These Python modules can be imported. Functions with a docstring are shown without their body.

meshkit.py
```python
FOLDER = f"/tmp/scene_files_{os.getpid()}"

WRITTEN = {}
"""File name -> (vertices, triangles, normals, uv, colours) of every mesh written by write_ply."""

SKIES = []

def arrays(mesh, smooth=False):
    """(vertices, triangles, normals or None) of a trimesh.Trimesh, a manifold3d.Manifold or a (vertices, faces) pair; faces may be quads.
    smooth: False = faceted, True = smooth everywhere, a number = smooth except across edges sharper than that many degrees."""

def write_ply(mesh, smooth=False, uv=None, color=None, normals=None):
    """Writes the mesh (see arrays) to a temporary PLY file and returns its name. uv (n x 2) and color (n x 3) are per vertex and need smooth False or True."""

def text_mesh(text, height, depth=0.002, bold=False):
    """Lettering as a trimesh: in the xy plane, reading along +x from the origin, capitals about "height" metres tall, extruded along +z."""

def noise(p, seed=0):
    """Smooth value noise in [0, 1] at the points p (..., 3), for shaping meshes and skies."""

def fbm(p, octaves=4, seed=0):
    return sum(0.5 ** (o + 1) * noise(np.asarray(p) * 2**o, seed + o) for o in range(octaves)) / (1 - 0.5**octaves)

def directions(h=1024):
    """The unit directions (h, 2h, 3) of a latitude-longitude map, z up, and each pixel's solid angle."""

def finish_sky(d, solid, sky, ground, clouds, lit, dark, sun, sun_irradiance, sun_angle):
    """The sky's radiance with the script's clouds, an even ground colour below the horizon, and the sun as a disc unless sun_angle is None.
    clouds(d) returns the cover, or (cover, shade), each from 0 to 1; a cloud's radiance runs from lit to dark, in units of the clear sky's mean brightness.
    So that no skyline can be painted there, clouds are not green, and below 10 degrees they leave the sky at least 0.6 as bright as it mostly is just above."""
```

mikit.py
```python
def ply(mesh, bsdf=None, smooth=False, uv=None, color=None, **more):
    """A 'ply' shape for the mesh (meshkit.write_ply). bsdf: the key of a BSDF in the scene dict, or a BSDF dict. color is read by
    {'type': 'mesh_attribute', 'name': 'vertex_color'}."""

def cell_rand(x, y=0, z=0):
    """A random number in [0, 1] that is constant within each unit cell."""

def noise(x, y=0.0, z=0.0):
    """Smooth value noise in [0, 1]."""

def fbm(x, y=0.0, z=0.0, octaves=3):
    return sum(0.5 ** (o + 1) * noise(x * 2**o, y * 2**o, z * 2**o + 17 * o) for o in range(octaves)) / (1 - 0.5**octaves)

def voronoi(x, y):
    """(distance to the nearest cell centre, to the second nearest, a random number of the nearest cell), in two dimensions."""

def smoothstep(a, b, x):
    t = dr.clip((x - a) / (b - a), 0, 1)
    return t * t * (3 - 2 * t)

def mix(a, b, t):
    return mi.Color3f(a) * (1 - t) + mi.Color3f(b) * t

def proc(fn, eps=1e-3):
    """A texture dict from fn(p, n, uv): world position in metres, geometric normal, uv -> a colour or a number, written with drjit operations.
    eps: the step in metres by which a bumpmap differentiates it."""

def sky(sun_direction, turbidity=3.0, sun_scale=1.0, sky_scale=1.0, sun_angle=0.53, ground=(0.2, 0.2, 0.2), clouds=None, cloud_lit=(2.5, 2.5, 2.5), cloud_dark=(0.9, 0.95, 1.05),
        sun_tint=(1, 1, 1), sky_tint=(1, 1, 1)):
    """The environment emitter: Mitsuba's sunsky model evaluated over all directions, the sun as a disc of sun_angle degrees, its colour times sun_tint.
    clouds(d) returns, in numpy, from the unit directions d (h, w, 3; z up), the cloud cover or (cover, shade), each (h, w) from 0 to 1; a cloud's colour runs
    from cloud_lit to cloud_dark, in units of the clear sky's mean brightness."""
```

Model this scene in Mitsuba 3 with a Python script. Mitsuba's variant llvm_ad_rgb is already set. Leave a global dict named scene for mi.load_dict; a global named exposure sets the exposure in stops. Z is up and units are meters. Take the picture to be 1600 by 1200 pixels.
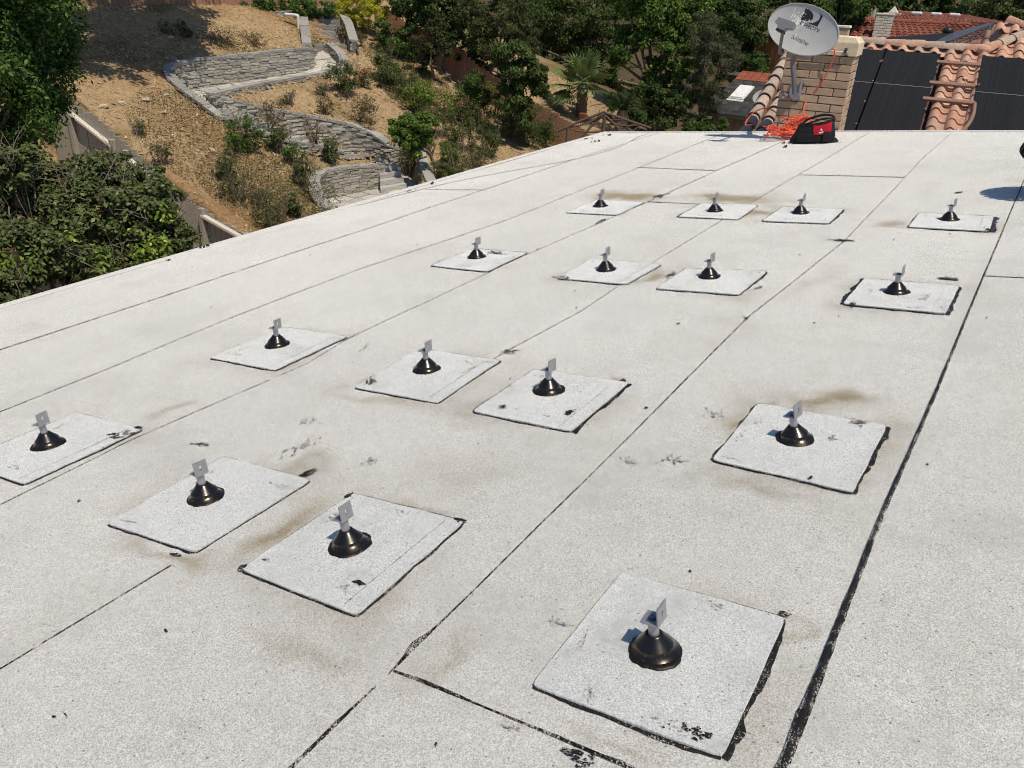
import math, json
import numpy as np, trimesh, manifold3d as m3, mitsuba as mi, drjit as dr
import mikit, meshkit
from mikit import proc, noise, fbm, cell_rand, voronoi, smoothstep, mix
from shapely.geometry import Polygon, MultiPoint, LineString, box as sbox
from shapely.ops import voronoi_diagram

# surveyed places: roof points are in the plane of the sloping roof (metres), the others in the world (z up)
D = json.loads('''{"G":[[0.99136,0.0,-0.13117],[-0.004038,0.999526,-0.03052],[0.131108,0.030786,0.99089]],"CW":[3.41421,-1.66204,1.92667],"FW":[-0.471895,0.772274,-0.425333],"U2":[-0.268326,0.33374,0.903669],"patch":{"A1":[[-0.212,-0.285],[-0.221,0.262],[0.275,0.281],[0.284,-0.266]],"A2":[[0.904,-0.292],[0.87,0.261],[1.365,0.274],[1.371,-0.267]],"A3":[[1.595,-0.263],[1.594,0.265],[2.086,0.291],[2.1,-0.263]],"A4":[[2.694,-0.262],[2.687,0.271],[3.172,0.285],[3.185,-0.247]],"B1":[[-0.205,1.042],[-0.204,1.593],[0.301,1.601],[0.304,1.052]],"B2":[[0.881,1.038],[0.847,1.582],[1.362,1.601],[1.384,1.048]],"B3":[[1.588,1.04],[1.585,1.563],[2.08,1.59],[2.082,1.041]],"B4":[[2.679,1.046],[2.678,1.59],[3.184,1.583],[3.183,1.019]],"C1":[[-0.231,3.057],[-0.216,3.586],[0.282,3.587],[0.285,3.048]],"C2":[[0.858,3.043],[0.849,3.558],[1.38,3.555],[1.361,3.046]],"C3":[[1.586,3.015],[1.587,3.492],[2.101,3.58],[2.1,3.04]],"C4":[[2.684,3.052],[2.687,3.575],[3.198,3.565],[3.196,3.036]],"D1":[[-0.183,4.997],[-0.155,5.573],[0.345,5.543],[0.341,4.984]],"D2":[[0.907,4.999],[0.894,5.578],[1.406,5.565],[1.421,4.994]],"D3":[[1.627,4.984],[1.624,5.538],[2.115,5.544],[2.133,5.0]],"D4":[[2.692,5.01],[2.691,5.519],[3.198,5.501],[3.213,5.012]]},"stand":{"A1":[-0.001,-0.003],"A2":[1.088,-0.001],"A3":[1.824,0.003],"A4":[2.913,0.002],"B1":[0.005,1.344],"B2":[1.076,1.36],"B3":[1.784,1.369],"B4":[2.903,1.332],"C1":[-0.034,3.371],"C2":[1.078,3.329],"C3":[1.799,3.354],"C4":[2.904,3.353],"D1":[0.007,5.317],"D2":[1.127,5.276],"D3":[1.825,5.336],"D4":[2.922,5.325]},"seam":{"S1":[[3.306,-0.208],[3.299,0.257],[3.291,0.953],[3.299,1.96],[3.295,3.612],[3.292,5.749]],"S2":[[2.345,-0.738],[2.34,-0.38],[2.326,0.334],[2.313,1.207],[2.277,2.684],[2.365,4.503],[2.295,8.188],[2.31,10.193]],"S3":[[1.35,-0.905],[1.357,-0.27],[1.313,1.722],[1.354,2.442],[1.301,3.709],[1.316,6.749],[1.334,10.449]],"S4":[[0.363,-0.404],[0.324,0.177],[0.397,1.193],[0.325,1.589],[0.3,3.523],[0.37,5.685],[0.435,9.124]],"S5":[[-0.622,0.097],[-0.648,0.706],[-0.716,1.525],[-0.725,2.808],[-0.565,4.578],[-0.576,7.444],[-0.66,10.06]],"S6":[[-1.659,0.624],[-1.664,1.17],[-1.681,2.187],[-1.703,5.802],[-1.784,8.272],[-1.713,10.468]]},"cross":{"c1":[[2.34,-0.38],[2.597,-0.376],[2.852,-0.375],[3.012,-0.37]],"c2":[[-0.623,7.44],[0.384,7.304]],"c3":[[1.369,7.119],[2.328,7.109]],"c4":[[0.361,5.591],[0.993,5.527]],"c5":[[-2.701,5.813],[-1.673,5.881]],"c6":[[3.339,3.831],[3.498,3.866]]},"edgeL":[[-2.763,1.186],[-2.684,3.373],[-2.642,5.742],[-2.706,10.611]],"edgeF":[[-2.788,10.772],[-1.048,10.708],[1.143,10.593],[3.074,10.429]],"Utop":[[-13.02,10.41,-0.09],[-13.24,10.6,-0.01],[-13.43,10.83,0.07],[-13.61,11.17,0.14],[-13.67,11.72,0.17],[-13.74,12.56,0.2],[-13.84,13.54,0.24],[-13.94,14.59,0.28],[-14.02,15.7,0.31]],"Mtop":[[-12.19,10.86,-0.43],[-11.96,11.13,-0.51],[-11.74,11.37,-0.6],[-11.51,11.78,-0.7],[-11.2,12.34,-0.82],[-10.85,12.9,-0.96],[-10.56,13.36,-1.08],[-10.14,13.58,-1.24],[-9.64,13.57,-1.45]],"Otop":[[-13.21,10.44,-0.02],[-12.93,10.25,-0.13],[-12.49,10.16,-0.3],[-11.98,10.19,-0.51],[-11.34,10.19,-0.76],[-11.03,10.38,-0.89],[-10.83,10.59,-0.97],[-10.34,10.86,-1.16],[-10.09,11.22,-1.27],[-9.84,11.66,-1.37],[-9.52,12.04,-1.49]],"Ltop":[[-8.12,10.08,-2.05],[-8.56,10.3,-1.88],[-8.93,10.61,-1.73],[-9.05,10.78,-1.68],[-9.19,11.11,-1.63],[-9.17,11.77,-1.63],[-9.05,12.57,-1.68]],"Rcurb":[[-8.77,13.2,-1.79],[-8.48,13.03,-1.91],[-8.29,12.8,-1.99],[-8.16,12.48,-2.04]],"Upath":[[-14.61,11.63,-0.47],[-13.23,11.01,-0.5],[-13.46,11.51,-0.47],[-13.74,12.48,-0.43],[-13.96,13.58,-0.37],[-14.04,14.63,-0.32],[-13.93,15.51,-0.24],[-14.29,15.96,-0.06],[-14.62,16.39,0.14],[-14.4,16.64,0.23],[-13.98,16.55,0.2],[-13.42,16.24,0.07],[-13.24,16.04,-0.02],[-13.23,15.67,-0.18],[-13.47,15.25,-0.29],[-13.38,14.5,-0.32],[-13.35,13.74,-0.36],[-13.35,13.04,-0.4],[-12.89,11.77,-0.46],[-12.56,11.15,-0.49],[-12.69,10.65,-0.52]],"Upar":[[-12.03,10.73,-0.39],[-12.16,11.16,-0.37],[-12.33,11.71,-0.35],[-12.44,12.23,-0.32],[-12.56,13.01,-0.28],[-12.63,13.78,-0.24],[-12.71,14.6,-0.2],[-12.79,15.28,-0.16],[-12.85,15.71,-0.05],[-13.03,15.97,0.06],[-13.41,16.23,0.19],[-13.95,16.53,0.31],[-14.22,16.64,0.35]],"Lpath":[[-8.42,10.31,-2.2],[-9.03,10.91,-2.2],[-9.03,11.15,-2.2],[-9.05,11.73,-2.2],[-9.11,12.62,-2.2],[-9.76,13.44,-2.2],[-9.87,14.1,-2.2],[-9.59,14.24,-2.2],[-9.07,13.73,-2.2],[-8.52,12.92,-2.2],[-8.45,11.98,-2.2],[-8.49,11.12,-2.2]],"Lsteps":[[[-8.69,12.21,-1.82],[-8.63,13.03,-1.85]],[[-8.83,12.36,-1.77],[-8.76,13.09,-1.8]],[[-8.97,12.51,-1.71],[-8.89,13.16,-1.74]],[[-9.12,12.65,-1.65],[-9.04,13.24,-1.69]],[[-9.24,12.76,-1.6],[-9.18,13.31,-1.63]]],"Tsteps":[[-15.44,15.64,0.88],[-14.17,15.66,0.37],[-15.56,17.22,0.92],[-15.56,17.66,0.92],[-15.14,17.73,0.75],[-14.14,16.66,0.35],[-15.04,16.55,0.72]],"pipe":[[-15.68,16.4,0.97],[-15.6,16.63,0.94],[-15.14,16.2,0.76]],"greytop":[[-12.41,7.67,-0.34],[-11.88,7.87,-0.55],[-11.34,7.8,-0.77],[-10.59,7.75,-1.07],[-9.76,7.7,-1.39],[-9.06,7.66,-1.67],[-8.45,7.74,-1.92],[-7.88,7.86,-2.15]],"rail1":[[-12.13,7.55,-0.48],[-10.97,7.55,-0.94]],"rail2":[[-8.64,7.55,-1.81],[-7.7,7.55,-2.01]],"browntop":[[-16.4,21.38,1.26],[-15.43,21.51,0.87],[-14.37,22.2,0.45],[-12.77,21.64,-0.19],[-11.61,21.54,-0.66],[-10.49,21.38,-1.11],[-10.17,21.76,-1.23],[-9.32,21.72,-1.57],[-8.66,21.77,-1.84]],"brownbot":[[-15.23,19.76,0.79],[-13.3,19.49,0.02],[-11.73,19.32,-0.61],[-10.26,19.19,-1.19],[-9.22,19.3,-1.61]],"topfence":[[-16.5,12.31,1.3],[-16.26,12.75,1.2],[-16.32,14.36,1.23],[-16.55,16.56,1.32],[-16.74,19.36,1.4]],"shrub":[[-10.25,9.92,-1.2,0.62,0.73,"g"],[-8.54,8.73,-1.88,0.38,0.43,"o"],[-8.88,8.51,-1.75,0.5,0.63,"o"],[-9.44,8.79,-1.52,0.44,0.57,"d"],[-8.04,8.56,-2.08,0.73,0.61,"o"],[-8.11,9.13,-2.06,0.35,0.6,"d"],[-8.91,10.13,-1.74,0.38,0.67,"d"],[-9.61,10.58,-1.46,0.42,0.42,"g"],[-10.13,10.71,-1.25,0.52,0.43,"d"],[-9.43,11.55,-1.53,0.49,0.58,"d"],[-10.16,11.78,-1.23,0.6,0.6,"b"],[-10.95,11.29,-0.92,0.93,0.69,"b"],[-11.57,12.43,-0.67,0.35,0.41,"o"],[-11.82,13.77,-0.57,0.34,0.37,"o"],[-11.19,13.17,-0.83,0.36,0.32,"b"],[-11.73,14.52,-0.61,0.58,0.86,"d"],[-12.08,15.5,-0.47,0.46,0.54,"r"],[-10.74,13.81,-1.0,0.75,0.65,"b"],[-12.06,16.28,-0.48,0.84,0.95,"d"],[-11.33,16.36,-0.77,0.54,0.65,"d"],[-10.6,15.96,-1.06,0.7,0.77,"y"],[-8.21,13.72,-2.02,0.48,0.45,"d"],[-7.99,14.03,-2.1,0.61,0.91,"d"],[-8.33,15.17,-1.97,0.8,0.74,"o"],[-8.55,16.37,-1.88,0.57,0.84,"d"],[-9.61,17.16,-1.45,1.0,0.89,"r"],[-10.37,17.46,-1.15,1.17,0.95,"y"],[-9.6,15.6,-1.46,0.84,0.67,"r"],[-8.65,18.33,-1.84,1.09,0.66,"d"],[-8.57,19.03,-1.87,0.48,0.6,"g"],[-8.89,15.5,-1.75,0.53,0.82,"d"],[-9.47,18.84,-1.51,0.83,0.75,"g"],[-11.15,8.2,-0.84,0.3,0.3,"o"],[-10.23,7.94,-1.21,0.39,0.44,"o"],[-14.79,11.79,0.62,0.45,0.35,"o"],[-14.69,12.17,0.58,0.35,0.42,"d"],[-14.31,12.9,0.42,1.06,0.32,"b"],[-14.27,13.96,0.41,0.55,0.29,"b"],[-9.11,14.5,-1.66,0.42,0.38,"o"],[-8.51,14.42,-1.89,0.47,0.53,"g"],[-9.13,18.0,-1.65,0.73,0.65,"o"],[-14.32,17.16,0.43,0.4,0.52,"b"],[-14.06,17.58,0.32,0.44,0.48,"b"],[-13.74,18.2,0.2,0.45,0.61,"b"]],"rocks":[[-12.18,9.19,-0.43],[-12.16,8.62,-0.43],[-12.28,9.73,-0.39],[-11.74,9.24,-0.61],[-12.02,8.14,-0.49],[-9.99,10.79,-1.3],[-9.79,10.84,-1.38],[-9.85,10.76,-1.36],[-14.64,11.75,0.56],[-11.69,18.07,-0.62],[-13.14,16.49,-0.04],[-10.48,16.75,-1.11]],"tt":{"T1":[-8.4,4.87,0.58],"T1b":[-8.87,5.05,1.42],"bush1":[-4.3,2.35,-0.52],"bush2":[-4.69,3.48,-0.57],"bush3":[-5.2,4.34,-0.72],"bush4":[-5.63,3.68,-0.34],"bush5":[-5.06,2.63,-0.09],"yel":[-14.91,18.84,1.25],"hedge":[-16.53,16.53,1.14],"sh1":[-13.13,18.39,0.41],"sh2":[-12.32,18.4,0.47],"loq1":[-10.79,19.51,0.72],"loq2":[-9.05,18.85,-0.12],"palm":[-9.46,22.64,-0.14],"cycad":[-9.01,24.54,-1.47],"T9":[-8.65,25.81,0.59],"T10":[-6.82,26.54,-0.07],"T11":[-7.89,32.52,0.76],"dark1":[-16.32,24.79,1.15],"dark2":[-14.31,29.67,1.3],"smallb":[-9.22,14.1,-1.19],"shrubR":[-5.56,23.8,-1.6],"far1":[-7.31,47.17,2.14],"far2":[-1.41,58.14,2.09],"shed":[-5.64,26.94,-0.79]},"corner":[0.865,10.685,0.425],"btop":[[-15.2,19.75,1.42],[-13.92,19.65,0.96],[-12.39,19.54,0.61],[-11.25,19.45,0.01],[-10.2,19.38,-0.42],[-9.23,19.3,-0.83],[-8.72,19.26,-0.9],[-7.95,19.21,-1.2],[-7.31,19.16,-1.42]],"gtop":[[-12.29,7.6,-0.32],[-11.45,7.6,-0.48],[-11.03,7.6,-0.71],[-10.36,7.6,-1.02],[-9.63,7.6,-1.36],[-8.99,7.6,-1.65],[-8.27,7.6,-1.86],[-7.58,7.6,-2.04]],"trees":{"T1":[[-8.63,5.01,1.51,0.73],[-8.43,5.22,1.17,0.54],[-8.5,4.72,0.82,0.73],[-8.21,4.96,0.67,0.47],[-8.24,4.41,0.22,0.68],[-8.34,4.85,0.22,0.42],[-8.61,4.37,-0.32,0.47],[-7.92,4.79,1.97,0.83],[-8.27,4.02,1.08,0.93]],"B1":[[-4.77,2.42,-0.63,0.41],[-4.43,2.66,-0.62,0.31],[-4.54,2.13,-0.83,0.27],[-4.24,2.85,-0.78,0.26],[-4.93,2.05,-0.77,0.41]],"B2":[[-4.99,3.75,-0.61,0.41],[-4.76,3.97,-0.75,0.32],[-4.94,3.37,-0.39,0.38],[-4.7,3.83,-0.29,0.29],[-4.9,3.63,-0.96,0.29],[-4.51,3.93,-0.88,0.2]],"B3":[[-5.9,3.85,-0.3,0.35],[-5.62,4.09,-0.22,0.32],[-6.17,3.67,-0.5,0.37],[-5.41,4.31,-0.29,0.27],[-5.45,4.6,-0.65,0.27],[-6.23,3.53,-0.27,0.35]],"B4":[[-5.55,2.9,-0.41,0.43],[-5.7,3.28,-0.72,0.35],[-5.86,2.94,-0.06,0.35],[-5.54,2.93,0.08,0.24]],"yel":[[-14.9,18.36,1.33,0.54],[-14.27,18.34,1.19,0.5],[-15.02,18.07,1.11,0.37],[-14.5,18.48,1.69,0.58]],"hd1":[[-16.87,15.24,1.22,0.29],[-16.51,15.7,1.18,0.33],[-17.12,15.21,1.09,0.2],[-16.72,15.45,1.29,0.33],[-16.25,15.92,1.16,0.29]],"hd2":[[-16.13,16.65,1.27,0.37],[-15.63,17.02,1.24,0.37],[-15.35,17.5,1.23,0.33],[-15.84,16.72,1.12,0.25]],"sh1":[[-13.35,18.1,0.65,0.4],[-13.14,18.55,0.32,0.34],[-12.99,18.51,0.76,0.26],[-13.61,17.99,0.89,0.3]],"sh2":[[-12.11,18.13,0.65,0.47],[-11.71,18.34,0.43,0.39],[-12.31,18.39,0.13,0.35],[-11.9,18.29,0.91,0.29]],"lq1":[[-11.02,19.04,1.04,0.58],[-10.18,19.2,1.25,0.65],[-10.0,19.8,0.6,0.58],[-10.47,19.05,0.5,0.5],[-11.28,18.91,1.52,0.54],[-10.13,19.4,1.74,0.62]],"lq2":[[-8.66,17.25,0.37,0.52],[-8.4,17.76,0.14,0.45],[-8.13,17.85,-0.22,0.35],[-8.84,17.43,-0.19,0.38],[-8.56,17.49,-0.72,0.38],[-8.87,17.19,-0.49,0.28],[-8.43,17.64,-1.08,0.26]],"lq3":[[-9.77,17.02,-0.26,0.28],[-9.64,17.35,-0.58,0.27],[-9.73,17.25,-0.07,0.21]],"T9":[[-9.05,25.47,1.35,0.97],[-8.27,26.31,1.2,0.88],[-9.23,25.3,0.66,0.6],[-7.8,26.06,0.26,0.74],[-8.45,26.12,-0.2,0.6],[-8.5,25.81,-0.59,0.42],[-7.97,26.4,1.98,1.11],[-9.27,25.69,2.29,1.11],[-9.82,25.43,0.08,0.28],[-8.03,26.34,-0.57,0.42]],"dk1":[[-13.1,28.5,1.35,1.44],[-13.89,28.05,0.64,1.05],[-11.85,28.26,0.98,0.99],[-11.55,29.06,-0.58,0.68],[-14.1,28.24,1.74,1.57],[-10.7,29.2,-1.43,0.52],[-12.77,28.3,0.48,0.78],[-10.49,29.34,-1.42,0.73],[-11.54,29.22,-1.28,0.58],[-9.52,29.63,-1.69,0.63],[-8.48,30.12,-1.27,0.52],[-10.64,28.99,-2.16,0.47],[-9.05,29.93,-2.21,0.42],[-12.23,28.69,-0.16,0.94],[-13.16,28.4,-0.34,0.63],[-10.25,29.67,-2.37,0.37],[-14.21,27.22,0.18,0.78]],"dk2":[[-12.99,19.7,1.48,0.73],[-13.16,18.72,1.59,0.61],[-12.29,20.02,1.31,0.69],[-12.96,18.76,1.79,0.77],[-12.31,19.59,0.88,0.57],[-11.81,19.7,0.48,0.53],[-11.56,20.43,0.04,0.45],[-12.7,19.64,1.03,0.53],[-12.97,18.92,1.18,0.45],[-11.0,20.59,-0.34,0.33]],"und":[[-8.43,24.12,-1.32,0.44],[-7.99,24.45,-1.56,0.39],[-7.36,24.76,-1.37,0.48],[-6.63,24.83,-1.63,0.35],[-8.33,24.54,-0.94,0.48],[-7.65,24.49,-0.83,0.39],[-6.27,25.12,-1.56,0.29],[-8.9,23.86,-1.11,0.31],[-7.01,24.64,-0.87,0.35]],"T10":[[-6.45,24.84,0.95,0.61],[-6.26,25.0,0.03,0.7],[-6.82,25.23,-0.41,0.53],[-6.11,25.46,0.59,0.53],[-5.8,25.3,0.34,0.48],[-6.52,25.03,-1.14,0.44],[-6.14,25.29,-0.73,0.48],[-6.83,25.15,1.29,0.48]],"T11":[[-7.92,32.27,1.44,1.16],[-7.49,32.97,0.55,0.89],[-8.66,32.12,1.62,1.05],[-8.02,32.55,-0.06,0.61],[-7.22,32.9,-0.13,0.55]],"T12":[[-9.3,42.55,2.25,1.17],[-7.69,43.28,2.34,1.27],[-6.47,43.47,1.99,0.85],[-5.98,42.77,2.41,0.99],[-7.95,42.39,1.76,0.92]],"T13":[[-7.26,58.88,2.51,1.24],[-5.88,59.14,2.75,1.43],[-4.09,59.44,2.67,1.24],[-7.87,58.7,2.83,1.1]],"T14":[[-2.48,57.58,2.54,1.38],[-1.14,58.32,2.28,1.29],[-0.34,58.95,2.84,1.57],[-1.69,57.84,3.25,1.52]],"T15":[[-0.87,73.07,1.81,0.92],[-2.92,72.99,1.77,0.81],[-4.68,73.08,1.94,0.81],[-6.52,73.0,2.36,0.92]],"shR":[[-5.28,21.96,-1.39,0.33],[-4.64,21.96,-1.23,0.31],[-5.06,21.95,-1.54,0.35]],"wf":[[-6.71,31.78,-0.32,0.3],[-6.49,32.03,-0.54,0.3],[-6.98,31.65,0.05,0.32]],"lem":[[-8.83,13.05,-0.83,0.32],[-8.47,13.16,-0.93,0.38],[-8.63,13.14,-1.27,0.29],[-8.28,13.33,-0.72,0.23],[-8.65,12.94,-1.07,0.26]]},"palm":[-9.44,22.65,-0.42],"cycad":[-8.07,22.77,-1.33],"smear":[[2.002,-0.143,2.026,-0.138,2.011,-0.156,0],[1.309,0.309,1.323,0.356,1.331,0.293,0.2],[0.913,1.124,0.911,1.176,0.952,1.095,0.3],[3.106,-0.211,3.143,-0.209,3.108,-0.228,0.55],[2.897,-0.397,2.945,-0.393,2.901,-0.414,0.5],[3.16,0.3,3.175,0.303,3.162,0.289,0],[1.989,1.195,2.0,1.218,2.005,1.175,0.1],[0.237,0.193,0.285,0.238,0.264,0.178,0.45],[1.339,1.742,1.38,1.771,1.361,1.711,0.3],[3.124,3.722,3.18,3.731,3.129,3.682,0.2],[3.082,1.564,3.111,1.57,3.086,1.541,0.2],[2.855,6.412,2.891,6.434,2.859,6.384,0],[2.352,4.5,2.424,4.507,2.359,4.472,0.1],[2.065,0.29,2.091,0.294,2.071,0.28,0.05],[1.594,0.245,1.596,0.266,1.61,0.235,0],[1.594,-0.252,1.596,-0.235,1.608,-0.258,0],[0.245,0.282,0.262,0.29,0.261,0.271,0],[2.044,1.606,2.058,1.612,2.054,1.586,0],[3.212,5.049,3.235,5.054,3.217,4.999,0],[0.365,5.875,0.401,5.998,0.401,5.803,0.4],[0.318,4.716,0.326,4.844,0.346,4.67,0.4],[1.67,-0.93,1.676,-0.926,1.674,-0.932,0],[1.691,-0.911,1.698,-0.911,1.693,-0.914,0],[2.596,-0.526,2.599,-0.524,2.601,-0.532,0],[0.682,0.304,0.728,0.318,0.697,0.291,0.55],[2.405,0.922,2.444,0.913,2.413,0.894,0.75],[2.73,3.044,2.749,3.088,2.744,3.003,0.4],[1.546,3.355,1.559,3.441,1.567,3.319,0.5],[0.896,3.059,0.954,3.06,0.918,3.018,0.4],[0.047,3.513,0.132,3.525,0.075,3.471,0.4],[1.631,-0.19,1.643,-0.184,1.637,-0.195,0.3],[1.316,-0.303,1.339,-0.297,1.323,-0.309,0.1],[1.708,1.451,1.716,1.49,1.722,1.435,0.5],[1.686,1.129,1.695,1.153,1.699,1.114,0.4],[3.032,1.053,3.038,1.067,3.036,1.046,0.1],[2.159,3.218,2.175,3.262,2.169,3.195,0.4],[2.272,2.647,2.294,2.626,2.274,2.633,0],[2.264,1.377,2.272,1.38,2.268,1.368,0],[1.967,2.446,1.977,2.449,1.971,2.436,0],[-2.585,5.672,-2.543,5.679,-2.528,5.604,0],[-2.689,2.561,-2.657,2.57,-2.624,2.514,0],[3.027,1.387,3.042,1.394,3.031,1.371,0.5],[1.111,0.464,1.11,0.562,1.152,0.439,0.85],[1.476,0.496,1.494,0.54,1.502,0.475,0.85],[2.553,1.0,2.606,1.025,2.568,0.963,0.85],[2.628,-0.018,2.664,-0.01,2.635,-0.035,0.85],[2.556,1.433,2.603,1.453,2.569,1.398,0.85],[0.528,1.501,0.505,1.576,0.551,1.485,0.75],[0.945,0.662,0.984,0.679,0.97,0.637,0.8],[3.064,3.28,3.079,3.382,3.077,3.247,0.8],[2.837,-0.222,2.859,-0.24,2.832,-0.235,0.8],[2.726,-0.4,2.756,-0.391,2.731,-0.41,0.8]],"stain":[[2.908,1.723,3.168,1.794,2.926,1.641,1.2],[0.085,5.798,0.397,5.848,0.211,5.535,2.0],[1.117,5.841,1.55,5.837,1.192,5.62,1.9],[1.496,5.296,1.636,5.324,1.557,5.106,1.6],[1.404,3.248,1.547,3.431,1.478,3.104,1.6],[2.544,5.131,2.715,5.169,2.567,5.004,1.4],[1.549,-0.046,1.554,0.241,1.644,-0.093,1.2],[1.902,0.308,2.076,0.335,1.934,0.259,1.1],[0.239,0.508,0.312,0.615,0.303,0.467,0.9],[1.256,0.359,1.312,0.508,1.312,0.32,1.0],[2.04,-0.401,2.233,-0.389,2.076,-0.459,0.45],[0.975,0.965,1.143,0.974,1.012,0.918,0.7],[2.89,-0.288,3.051,-0.263,2.898,-0.318,0.8],[1.285,-0.367,1.491,-0.357,1.321,-0.405,0.8],[2.654,1.462,2.673,1.627,2.69,1.417,0.9],[2.902,0.928,3.11,0.945,2.912,0.886,0.6],[2.006,1.657,2.083,1.689,2.03,1.609,0.8],[-0.099,3.256,0.015,3.424,-0.015,3.15,0.7],[2.411,-0.236,2.428,-0.07,2.465,-0.262,0.6],[3.148,0.15,3.18,0.148,3.16,0.008,0.7],[1.122,-0.09,1.121,0.143,1.211,-0.131,0.5],[1.864,0.572,2.214,0.931,1.99,0.426,0.35],[2.378,3.46,2.458,3.951,2.449,3.298,0.4]],"wire":[[-2.624,4.868],[-2.514,5.839],[-2.334,6.57],[-2.027,7.384],[-1.726,8.166],[-1.658,8.958],[-1.745,9.645],[-1.848,10.191],[-1.819,10.403]],"gaz":[[-6.56,18.51,-0.77],[-7.42,18.06,-1.2],[-6.96,18.3,-1.29],[-5.85,18.84,-1.18],[-5.68,18.92,-1.0],[-6.28,18.64,-1.05],[-6.84,18.37,-0.99]],"rust":[[-7.3,18.69,-0.88]],"shed":[[-7.03,28.38,-0.17],[-4.9,28.2,-0.2],[-6.91,27.89,-0.36],[-5.18,27.71,-0.44],[-6.3,25.66,-1.29],[-4.09,25.52,-1.28],[-6.24,25.9,-1.97]],"sky4":[[-6.0,27.35,-0.5]],"far":[[-5.82,41.36,0.74],[-6.42,44.3,1.61],[-1.84,45.04,1.65],[-0.6,42.15,1.08],[-4.98,41.84,0.95],[-4.23,41.97,0.97],[-5.07,42.02,1.8],[-4.38,42.15,1.82],[-6.03,52.52,2.0],[-3.15,52.95,1.99],[-1.1,50.14,1.72],[-5.43,49.58,1.6],[-7.67,53.23,1.62],[-7.45,53.27,2.16],[-6.3,51.46,1.81],[-5.8,51.55,1.84],[-6.16,51.48,2.17],[-5.88,51.53,2.22]],"ofence":[[-7.55,33.68,1.05],[-6.36,32.99,0.52],[-7.45,33.71,0.42],[-6.27,33.01,-0.01]],"vent":[3.58,6.37],"dish":[0.361,9.837,1.688],"bag":[0.902,9.395],"cordc":[0.391,9.82]}''')
A = lambda k: np.array(D[k], float)
G = A('G')                                   # roof plane -> world: the roof slopes down to the left by about 7.7 degrees
CW, FW, U2 = A('CW'), A('FW'), A('U2')
scene, labels = {'type': 'scene'}, {}
ST = mi.ScalarTransform4f

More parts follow.
